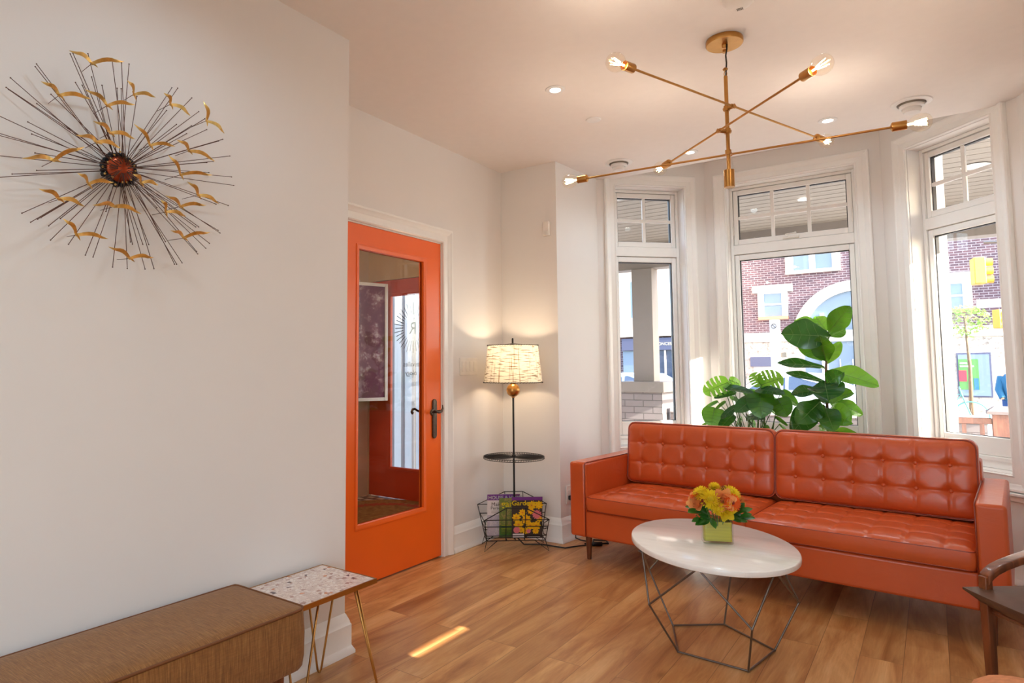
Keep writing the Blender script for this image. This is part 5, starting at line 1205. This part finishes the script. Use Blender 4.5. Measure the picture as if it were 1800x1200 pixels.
# peach ottoman whose far corner shows at the bottom edge
ot = thing('ottoman', 'peach upholstered ottoman at the bottom right corner in front of the armchair', 'ottoman', (.272,1.897,0), math.radians(-8))
mb = MB(); w_ = .50; g = 22; idx = {}
for j in range(g+1):
    for i in range(g+1):
        x, y = w_*i/g, w_*j/g; X, Y = rrect(x, y, w_, w_, .06); e = min(i,g-i,j,g-j)/g
        idx[i,j] = len(mb.v); mb.v.append((X-w_/2, Y-w_/2, .425+.03*(1-(2*i/g-1)**4)*(1-(2*j/g-1)**4)-.018*math.exp(-e/.05)))
for j in range(g):
    for i in range(g): mb.f.append((idx[i,j],idx[i+1,j],idx[i+1,j+1],idx[i,j+1])); mb.m.append(0)
ring = [(i,0) for i in range(g)]+[(g,j) for j in range(g)]+[(i,g) for i in range(g,0,-1)]+[(0,j) for j in range(g,0,-1)]; prev = [idx[a] for a in ring]
for zz, s in ((.40,1.03),(.30,1.05),(.20,1.04),(.13,1.0),(.12,.95)):
    cur = []
    for k in ring: x, y, z = mb.v[idx[k]]; cur.append(len(mb.v)); mb.v.append((x*s, y*s, zz))
    for a in range(len(ring)): mb.f.append((prev[a],cur[a],cur[(a+1)%len(ring)],prev[(a+1)%len(ring)])); mb.m.append(0)
    prev = cur
mb.f.append(tuple(prev[::-1])); mb.m.append(0); mb.build('cushion', M['peach'], ot, smooth=60)
for sx in (-1,1):
    for sy in (-1,1): MB().tube([(.17*sx,.17*sy,.119),(.18*sx,.18*sy,0)], [.018,.011], 12).build('leg', M['walnut'], ot, smooth=50)
# ------------------------------------------------------------ outside world
GZ = -.40
struct(MB().box(-60,60,17.0,60,GZ-.1,GZ+.12).build('sidewalk', M['concrete']))
struct(MB().box(-60,60,10.0,17.0,GZ-.12,GZ).build('road', M['asphalt']))
struct(MB().box(-60,60,5.75,10.0,GZ-.1,GZ+.10).build('sidewalk', M['concrete']))
# porch of our own building
pr = thing('porch', 'grey painted porch roof and beam outside the bay windows', 'porch', (-.9,5.9,0))
def PB(mb, *a): return mb.box(a[0]+.9,a[1]+.9,a[2]-5.9,a[3]-5.9,a[4],a[5])
pc_ = MB(); PB(pc_, -5.2,1.40,5.7,8.15,2.78,2.86); PB(pc_, .72,1.40,4.25,5.6999,2.78,2.86); pc_.build('porch_ceiling', M['porchceil'], pr)
mb = MB()
for i in range(16): PB(mb, -5.2,1.40,5.76+.15*i,5.765+.15*i,2.777,2.7798)
mb.build('ceiling_batten', M['porch'], pr)
mb = MB(); PB(mb, -5.2,1.40,7.95,8.15,2.47,2.7795); PB(mb, 1.22,1.40,4.25,7.9495,2.50,2.7735); mb.build('beam', M['porch'], pr)
for x, y, lab in ((-1.95,6.6,0),(-.9,6.7,0),(.35,6.4,1)):
    mb = MB(); mb.lathe([(.0,-.004),(.035 if not lab else .085,-.004),(.05 if not lab else .095,-.001)], (x+.9,y-5.9,2.7735), n=24, cap=False); mb.build('recessed_light' if not lab else 'round_vent_cover', M['led'] if not lab else M['steelw'], pr)
t = thing('porch_column', 'square grey porch column on a brick pier outside the left bay window', 'column', (-2.93,8.05,0))
MB().box(-.150,.115,-.12,.10,1.0305,2.469).build('shaft', M['porch'], t, bevel=.006)
MB().box(-.36,.27,-.24,.26,.90,1.03).build('pier_cap', M['porch'], t, bevel=.006)
MB().box(-.33,.24,-.21,.23,GZ+.1,.8995).build('brick_pier', M['pierbrick'], t)
t = thing('porch_railing', 'white-lit low porch parapet wall running right from the brick pier', 'parapet', (-2.0,8.05,0))
MB().box(-.64,2.4,-.08,.08,.66,.72).build('coping', M['band'], t, bevel=.004); MB().box(-.64,2.4,-.06,.06,GZ+.1,.6595).build('parapet_wall', M['pierbrick'], t)
t = thing('newel_post', 'red-brown wooden newel post with a grey cap seen through the right window', 'post', (.445,7.0,0))
MB().box(-.062,.062,-.06,.06,GZ+.1,.80).build('post_shaft', M['postw'], t, bevel=.004)
MB().add([(-.095,-.09,.80),(.095,-.09,.80),(.095,.09,.80),(-.095,.09,.80),(-.095,-.09,.825),(.095,-.09,.825),(.095,.09,.825),(-.095,.09,.825),(-.045,-.04,.865),(.045,-.04,.865),(.045,.04,.865),(-.045,.04,.865)], [(3,2,1,0),(0,1,5,4),(1,2,6,5),(2,3,7,6),(3,0,4,7),(4,5,9,8),(5,6,10,9),(6,7,11,10),(7,4,8,11),(8,9,10,11)]).build('post_cap', M['postcap'], t)
t2 = thing('porch_rail', 'red-brown wooden handrail running left from the newel post', 'railing', (.38,7.0,0))
MB().box(-.62,-.0,-.03,.03,.715,.765).build('handrail', M['postw'], t2, bevel=.004); MB().box(-.62,0,-.02,.02,.10,.15).build('bottom_rail', M['postw'], t2)
for k in range(5): MB().box(-.56+.12*k,-.53+.12*k,-.015,.015,.1505,.7145).build('baluster', M['postw'], t2)

# brick building across the street
B0 = V((-2,27,GZ+.12))
bb = thing('brick_building', 'plum brick building with pale stone arch across the street', 'building', tuple(B0))
def wl(mb, x0, x1, z0, z1, d0=0, d1=.3): return mb.box(x0-B0.x, x1-B0.x, -d1, -d0, z0-B0.z, z1-B0.z)
mb = MB(); wl(mb,-6.35,10,2.55,12,-4,0); mb.build('brick_wall', M['brick'], bb)
mb = MB(); wl(mb,-6.35,10,GZ+.12,2.20,-4,0.02); mb.build('stone_base', M['stone'], bb)
wl(MB(),-6.4,10,2.20,2.55,-.1,.10).build('stone_band', M['band'], bb)
def bwin(x0, x1, z0, z1, sur=.16, lint=.28, split=0, sill=M['brickr']):
    mb = MB(); wl(mb,x0-sur,x0,z0,z1,0,.08); wl(mb,x1,x1+sur,z0,z1,0,.08); wl(mb,x0-sur-.18,x1+sur+.18,z1,z1+lint,0,.12); s = mb.build('window_surround', M['band'], bb)
    wl(MB(),x0-sur,x1+sur,z0-.12,z0,0,.12).build('window_sill', sill, bb)
    wl(MB(),x0,x1,z0,z1,0,.03).build('window_glass', M['winb'], bb)
    mb = MB(); wl(mb,x0,x0+.05,z0,z1,.031,.06); wl(mb,x1-.05,x1,z0,z1,.031,.06); wl(mb,x0+.05,x1-.05,z1-.05,z1,.031,.06); wl(mb,x0+.05,x1-.05,(z0+z1)/2-.03,(z0+z1)/2+.03,.031,.06)
    for i in range(split): 
        x = x0+(x1-x0)*(i+1)/(split+1); wl(mb,x-.10,x+.10,z0,z1,.061,.09)
    mb.build('window_frame', M['white'], bb)
    return s
bwin(-5.21,-4.48,3.17,4.10); bwin(-4.13,-2.75,4.86,6.4,.22,.3,1,M['band']); bwin(.30,.98,3.12,4.02,.2,.32)
bwin(2.4,3.2,3.12,4.02); bwin(-1.2,-.2,4.9,6.2)
# arch
mb = MB(); acx, acz, R1, R0 = -2.10, 2.25, 2.10, 1.72; n = 32; vs = []
for r in (R1, R0):
    for d in (0, .14):
        for i in range(n+1): a = PI*i/n; vs.append((acx-B0.x+r*math.cos(a), -d, acz-B0.z+r*math.sin(a)))
m = n+1; fs = []
for i in range(n): fs += [(i,i+1,m+i+1,m+i),(2*m+i,3*m+i,3*m+i+1,2*m+i+1),(m+i,m+i+1,3*m+i+1,3*m+i)]
flipfix(mb.add(vs, fs).build('stone_arch', M['band'], bb))
mb = MB(); vs = [(acx-B0.x+R0*math.cos(PI*i/n), -.02, acz-B0.z+R0*math.sin(PI*i/n)) for i in range(n+1)]; mb.add(vs+[(acx-B0.x,-.02,acz-B0.z)], [(i+1,i,n+1) for i in range(n)]); wl(mb,acx-R0,acx+R0,GZ+.12,2.25,.021,.03); mb.build('arch_glazing', M['winb'], bb)
mb = MB()
for k in (-1.1,0,1.1): wl(mb,acx+k-.06,acx+k+.06,GZ+.12,3.6 if k==0 else 3.2,.031,.11)
wl(mb,acx-R0,acx+R0,2.15,2.35,.031,.12); wl(mb,acx-R0,acx+R0,.75,.85,.031,.08)
for k in range(6): wl(mb,acx-1.0+.4*k,acx-.97+.4*k,-.2,1.5,.031,.07)
mb.build('arch_mullion', M['white'], bb)
wl(MB(),-5.7,-4.9,1.25,1.62,0,.18).build('grey_lintel', M['awning'], bb); wl(MB(),-5.62,-4.97,.1,1.25,0,.05).build('doorway', M['white'], bb)
# shop window with its poster, near the right
wl(MB(),.66,1.55,.20,1.66,.0,.07).build('shop_window_frame', M['awning'], bb)
sw = wl(MB(),.70,1.50,.25,1.60,.0705,.09).build('shop_window_glass', M['winb'], bb)
def wq(a0,a1,c0,c1,d,mat,nm,par): return wl(MB(),a0,a1,c0,c1,d,d+.004).build(nm, mat, par)
wq(.70,1.22,.45,1.45,.0905,M['postg'],'poster',sw); wq(.70,.90,.72,1.08,.096,M['postr'],'poster_panel',sw); wq(.95,1.05,.40,.85,.096,M['winb'],'poster_panel',sw); wq(1.08,1.20,.45,.82,.096,M['bluej'],'poster_panel',sw)
for k_, (a_, b_) in enumerate(((.74,.93),(.74,1.10))): wq(a_,b_,1.29-.10*k_,1.34-.10*k_,.096,M['white'],'poster_headline',sw)
# beige building on the left with its shop awning
L0 = V((-8,23,GZ+.12)); lb = thing('beige_building', 'sunlit beige building with a blue-grey shop sign seen through the left window', 'building', tuple(L0))
def wb(x0,x1,z0,z1,d0,d1,mat,nm): return MB().box(x0-L0.x,x1-L0.x,-d1,-d0,z0-L0.z,z1-L0.z).build(nm, mat, lb)
wb(-14,-6.9,2.36,9,-4,0,M['beige'],'rendered_wall'); wb(-14,-6.9,GZ+.12,2.3595,-4,-.2,M['brick'],'shopfront_wall')
sg = wb(-9.35,-6.95,1.86,2.30,-.15,.05,M['awning'],'shop_sign')
add_text('lettering', 'RONCESVALLES', .150, frame_matrix((-8.06-L0.x,-.056,2.03-L0.z),(1,0,0),(0,0,1)), M['cream'], sg)
wb(-9.35,-8.75,.2,1.85,-.19,-.05,M['winb'],'shop_glass'); wb(-8.10,-7.0,.2,1.85,-.19,-.05,M['carg'],'shop_glass')
for x in (-8.1,-7.75,-7.4): wb(x-.03,x+.03,.2,1.85,-.0495,.0,M['band'],'shop_mullion')
for z0 in (3.0,5.6):
    for x0 in (-9.05,-7.55):
        f = wb(x0,x0+.75,z0,z0+1.5,-.05,.03,M['white'],'window_frame'); wb(x0+.08,x0+.67,z0+.08,z0+1.42,.0305,.04,M['winb'],'window_glass')
wb(-14,-6.85,2.37,2.45,0.0005,.08,M['band'],'cornice')

# parked cars
def car(label, x, y, paint, L_=4.5, flip=1, name='parked_car'):
    t = thing(name, label, 'car', (x,y,GZ), 0 if flip > 0 else PI)
    W_ = 1.75; prof = [(-L_/2,.32),(-L_/2+.03,.68),(-L_/2+.25,.86),(-L_*.27,.95),(-L_*.12,1.40),(L_*.02,1.47),(L_*.20,1.43),(L_*.36,1.02),(L_/2-.12,.92),(L_/2,.70),(L_/2-.02,.32)]
    mb = MB(); n = len(prof); vs = []
    for yy, s in ((-W_/2,1),(-W_/2+.12,1),(W_/2-.12,1),(W_/2,1)):
        for i, (px_, pz) in enumerate(prof):
            inset = .16 if pz > 1.1 else .0
            y2 = yy*(1-inset*abs(yy)/(W_/2)) ; vs.append((px_, y2, pz))
    fs = [(k*n+i,k*n+(i+1)%n,(k+1)*n+(i+1)%n,(k+1)*n+i) for k in range(3) for i in range(n)]+[tuple(range(n)), tuple(3*n+i for i in range(n))[::-1]]
    flipfix(mb.add(vs, fs).build('car_body', paint, t, bevel=.04))
    for sy in (-1, 1):
        yv = (W_/2-.09)*sy
        for q_ in ([(-L_*.20,.99),(-L_*.105,1.34),(L_*.01,1.39),(L_*.01,.99)],[(L_*.03,.99),(L_*.03,1.39),(L_*.18,1.36),(L_*.29,1.0)]):
            p_ = [(a, (W_/2*(1-.16 if c > 1.1 else 1)+.004)*sy, c) for a, c in q_]; MB().add(p_, [(0,1,2,3)]).build('side_window', M['carg'], t)
        for wx in (-L_*.31, L_*.30):
            MB().lathe([(.0,-.11),(.30,-.11),(.33,-.07),(.33,.07),(.30,.11),(.0,.11)], (wx,(W_/2-.10)*sy,.33), (0,1,0), 24, cap=False).build('wheel', M['tyre'], t, smooth=40)
    p_ = [(-L_*.262,-.66,.99),(-L_*.262,.66,.99),(-L_*.135,.6,1.375),(-L_*.135,-.6,1.375)]; MB().add([(a-.006,b,c+.012) for a,b,c in p_], [(0,1,2,3)]).build('windscreen', M['carg'], t)
    for sy in (-1,1): MB().ball((-L_/2+.10,.62*sy,.70), .10, 10, (.6,1.4,.7)).build('headlight', M['white'], t, smooth=True)
car('white car parked across the street behind the tall fig', -3.35, 20.5, M['carw'])
car('silver-blue car parked across the street behind the porch column', -8.1, 20.5, M['cars'], 4.5)
# posts, signal, sign, bicycle, tree, pedestrian
t = thing('street_post', 'white concrete street post with a small parking sign outside the centre window', 'post', (-3.10,17.4,0))
MB().box(-.105,.105,-.10,.10,GZ,2.38).build('post_shaft', M['band'], t, bevel=.01)
sg = MB().box(-.085,.085,-.125,-.101,2.02,2.32).build('parking_sign', M['white'], t)
MB().tube([(.055*math.cos(2*PI*i/20),-.129,2.22+.055*math.sin(2*PI*i/20)) for i in range(20)], .010, 6, closed=True).tube([(-.038,-.129,2.26),(.038,-.129,2.18)], .009, 6).build('no_parking_ring', M['blackp'], sg)
MB().box(.105,.24,-.03,.03,1.45,1.57).build('bracket_box', M['ventd'], t)
def signal(label, x, y, z, s, rz):
    t = thing('traffic_light', label, 'traffic light', (x,y,z), rz)
    MB().box(-.17*s,.17*s,-.10*s,.10*s,-.5*s*.55,.5*s*.55).build('signal_housing', M['sigy'], t, bevel=.02*s)
    for k in (-1,0,1):
        zc = k*.18*s
        MB().lathe([(.0,.101*s),(.07*s,.101*s)], (0,0,zc), (0,-1,0), 18, cap=False).build('signal_lens', M['sigd'], t)
        MB().lathe([(.078*s,.10*s),(.082*s,.24*s)], (0,0,zc), (0,-1,0), 18, cap=False).build('visor', M['sigy'], t, smooth=40)
signal('yellow traffic light hanging in the upper part of the right window', .76, 15, 2.94, .88, math.radians(100))
signal('smaller yellow traffic light below the street sign, at the right window edge', 1.03, 15.2, 2.06, .62, math.radians(60))
t = thing('signal_mast', 'grey signal mast with an arm carrying the traffic lights and street sign', 'mast', (2.6,15.6,GZ))
MB().tube([(0,0,0),(0,0,4.4)], .07, 12).tube([(0,0,3.85),(-1.70,-.0,3.95)], .03, 8).build('mast_pole', M['nickel'], t, smooth=50)
sn = MB().box(-1.88,-1.0,-.36,-.34,2.69,2.84).build('street_sign', M['white'], t)
tag(MB().tube([(-6,13.4,3.7),(-1,13.4,3.4),(1.9,13.4,3.5)], .012, 6).build('overhead_wire', M['nickel'], smooth=True), 'thin overhead wire crossing above the street', 'wire')
bk = thing('bicycle', 'teal bicycle parked by the shop wall, seen through the right window', 'bicycle', (.30,19,GZ+.12))
for x in (-.52,.38): 
    MB().tube([(x+.33*math.cos(2*PI*i/36),0,.34+.33*math.sin(2*PI*i/36)) for i in range(36)], .014, 8, closed=True).build('tyre', M['bike'], bk, smooth=True)
    mb = MB()
    for i in range(12): mb.tube([(x,0,.34),(x+.32*math.cos(2*PI*i/12),0,.34+.32*math.sin(2*PI*i/12))], .003, 4)
    mb.build('spokes', M['nickel'], bk)
MB().tube([(-.52,0,.34),(-.10,0,.33),(-.22,0,.80),(.22,0,.84),(-.10,0,.33)], .016, 8).tube([(-.52,0,.34),(-.22,0,.80)], .012, 8).tube([(.38,0,.34),(.22,0,.84),(.19,0,.98)], .016, 8).tube([(.19,-.22,1.0),(.19,0,.98),(.19,.22,1.0)], .013, 8).build('bicycle_frame', M['bike'], bk, smooth=50)
MB().ball((-.24,0,.90), .09, 10, (1.4,.7,.4)).build('saddle', M['tyre'], bk, smooth=True)
t = thing('street_tree', 'small pale green leafy street tree seen through the right window', 'tree', (.75,21,GZ))
MB().tube([(0,0,0),(.03,0,1.6),(-.02,0,2.9)], [.05,.04,.02], 8).build('trunk', M['bark'], t, smooth=True)
rnd = random.Random(2); mb = MB()
for k in range(420):
    a = rnd.uniform(0,2*PI); e = rnd.uniform(-1,1); r = rnd.uniform(.4,1)**.5; c = V((.55*r*math.cos(a)*math.sqrt(1-e*e), .5*r*math.sin(a)*math.sqrt(1-e*e), 2.78+.42*r*e))
    d = V((rnd.uniform(-1,1),rnd.uniform(-1,1),rnd.uniform(-.6,.6))).normalized(); leaf_mesh(mb, c, c+d*.12, .06, V((rnd.uniform(-1,1),rnd.uniform(-1,1),1)), 'lf', .1, .2, 3, 0, False)
mb.build('foliage', M['fol'], t)
# pedestrian
pd = thing('person', 'person in a blue jacket, jeans and pale cap walking past outside the right window', 'person', (1.34,17.4,GZ+.02))
pd.location.z = GZ
def skin(name, chain, mat, parent, root=0):
    vs, es, rs = chain; me = bpy.data.meshes.new(name); me.from_pydata(vs, es, []); me.materials.append(mat)
    o = bpy.data.objects.new(name, me); COL.objects.link(o); o.parent = parent
    m = o.modifiers.new('skin', 'SKIN'); m.use_smooth_shade = True
    if not me.skin_vertices: me.attributes
    for i, r in enumerate(rs):
        me.skin_vertices[0].data[i].radius = r
    me.skin_vertices[0].data[root].use_root = True
    s = o.modifiers.new('sub', 'SUBSURF'); s.levels = 1; s.render_levels = 1
    return o
vs = [(0,0,.92),(0,0,1.12),(0,.0,1.35),(0,0,1.45),(0,-.01,1.54),(0,-.02,1.63),(.18,0,1.38),(.24,.04,1.12),(.22,-.06,.90),(-.18,0,1.38),(-.24,-.06,1.12),(-.20,-.16,.92),(.09,0,.88),(.10,-.12,.48),(.10,.0,.08),(.10,-.12,.05),(-.09,0,.88),(-.10,.10,.48),(-.10,.26,.10),(-.10,.16,.05)]
es = [(0,1),(1,2),(2,3),(3,4),(4,5),(2,6),(6,7),(7,8),(2,9),(9,10),(10,11),(0,12),(12,13),(13,14),(14,15),(0,16),(16,17),(17,18),(18,19)]
rs = [(.15,.11),(.14,.10),(.15,.11),(.06,.06),(.085,.09),(.08,.09),(.06,.06),(.045,.045),(.035,.035),(.06,.06),(.045,.045),(.035,.035),(.09,.09),(.065,.065),(.045,.045),(.04,.03),(.09,.09),(.065,.065),(.045,.045),(.04,.03)]
def try_skin():
    me = bpy.data.meshes.new('body'); me.from_pydata(vs, es, []); me.materials.append(M['skin'])
    o = bpy.data.objects.new('body', me); COL.objects.link(o); o.parent = pd
    bpy.context.view_layer.objects.active = o; o.select_set(True)
    o.modifiers.new('skin', 'SKIN').use_smooth_shade = True
    if not me.skin_vertices:
        bpy.ops.mesh.customdata_skin_add()
    for i, r in enumerate(rs): me.skin_vertices[0].data[i].radius = r
    me.skin_vertices[0].data[0].use_root = True
    s = o.modifiers.new('sub', 'SUBSURF'); s.levels = 2; s.render_levels = 2
try_skin()
MB().lathe([(.17,.86),(.20,1.0),(.21,1.2),(.23,1.34),(.14,1.44),(.07,1.47)], (0,0,0), n=20, cap=False).tube([(.18,0,1.38),(.25,.04,1.12),(.225,-.05,.94)], [.085,.068,.055], 12).tube([(-.18,0,1.38),(-.25,-.06,1.12),(-.205,-.15,.95)], [.085,.068,.055], 12).build('jacket', M['bluej'], pd, smooth=60)
MB().tube([(.085,0,.92),(.10,-.12,.48),(.10,.0,.10)], [.125,.092,.075], 14).tube([(-.085,0,.92),(-.10,.10,.48),(-.10,.26,.12)], [.125,.092,.075], 14).build('jeans', M['jeans'], pd, smooth=60)
MB().ball((0,-.01,1.665), .105, 16, (.95,1.0,.62)).lathe([(.11,0),(.0,.004)], (0,-.10,1.665), n=16, cap=False).build('cap', M['cap'], pd, smooth=60)

# --------------------------------------------------------------------- light
el, az = math.radians(23), math.radians(-4.5)
S = V((math.cos(el)*math.cos(az), math.cos(el)*math.sin(az), math.sin(el)))
li = bpy.data.lights.new('sun', 'SUN'); li.energy = 38; li.angle = math.radians(.27); li.color = (1,.93,.82)
so = bpy.data.objects.new('sun', li); COL.objects.link(so); so.rotation_euler = S.to_track_quat('Z', 'Y').to_euler()
w = bpy.data.worlds.new('sky'); scene.world = w; w.use_nodes = True; nt = w.node_tree; nt.nodes.clear()
out = nt.nodes.new('ShaderNodeOutputWorld'); bg = nt.nodes.new('ShaderNodeBackground'); sky = nt.nodes.new('ShaderNodeTexSky')
sky.sky_type = 'NISHITA'; sky.sun_disc = False; sky.sun_elevation = math.radians(32); sky.sun_rotation = math.radians(90)-az; sky.air_density = 1.0; sky.dust_density = 2.5; sky.ozone_density = 1.0
mixc = nt.nodes.new('ShaderNodeMixRGB'); mixc.inputs[0].default_value = .6; mixc.inputs[2].default_value = (.30,.33,.37,1)
nt.links.new(sky.outputs[0], mixc.inputs[1]); nt.links.new(mixc.outputs[0], bg.inputs[0]); bg.inputs[1].default_value = WORLD_S; nt.links.new(bg.outputs[0], out.inputs[0])
def portal(L, u0, u1, z0, z1, d):
    li = bpy.data.lights.new('daylight_portal', 'AREA'); li.shape = 'RECTANGLE'; li.size = u1-u0; li.size_y = z1-z0; li.cycles.is_portal = True
    o = bpy.data.objects.new('daylight_portal', li); COL.objects.link(o)
    c = V(L((u0+u1)/2, d, (z0+z1)/2)); n_ = V(L(0,1,0))-V(L(0,0,0)); x = V(L(1,0,0))-V(L(0,0,0)); y = V((0,0,1))
    z = -n_; x = y.cross(z); o.matrix_world = Matrix(((x.x,y.x,z.x,c.x),(x.y,y.y,z.y,c.y),(x.z,y.z,z.z,c.z),(0,0,0,1)))
portal(LW,-.46,0,ZG0,ZGA,-.06); portal(LC,-1.199,-.446,ZG0,ZGA,-.06); portal(LR,0,.46,ZG0,ZGA,-.06)
portal(LB,-1.4,1.6,.4,2.35,-.12)
# the floor lamp's light, added fill downlights out of view, vestibule light
li = bpy.data.lights.new('lamp_light', 'POINT'); li.energy = 6.5; li.color = (1,.74,.48); li.shadow_soft_size = .03
lo = bpy.data.objects.new('lamp_light', li); COL.objects.link(lo); lo.location = LO+V((0,0,1.25))
for x, y, lab in ((-1.3,1.0,'left, nearest the wall sculpture'),(1.2,1.0,'right, nearest the ottoman'),(-1.3,-.5,'left, second row'),(0,-.5,'middle, second row'),(1.2,-.5,'right, second row'),(-1.3,-2.2,'left, back row'),(0,-2.2,'middle, back row'),(1.2,-2.2,'right, back row')):
    downlight(x, y, 'added fill downlight in the ceiling out of view, '+lab, 30 if y < .9 else 14, 165)  # invented ceiling spots, put in to fill the room with light
li = bpy.data.lights.new('vestibule_light', 'POINT'); li.energy = 14; li.color = (1,.78,.52); li.shadow_soft_size = .05
lo = bpy.data.objects.new('vestibule_light', li); COL.objects.link(lo); lo.location = (-3.5,2.9,2.35)

vs_ = scene.view_settings; vs_.view_transform = 'Standard'; vs_.look = 'None'; vs_.gamma = 1; vs_.use_curve_mapping = False; vs_.exposure = EXPO
scene.display_settings.display_device = 'sRGB'
cy = scene.cycles; cy.use_denoising = True; cy.max_bounces = 10; cy.diffuse_bounces = 6; cy.glossy_bounces = 4; cy.transmission_bounces = 8; cy.transparent_max_bounces = 24; cy.sample_clamp_indirect = 6; cy.caustics_reflective = False; cy.caustics_refractive = False; cy.blur_glossy = .5
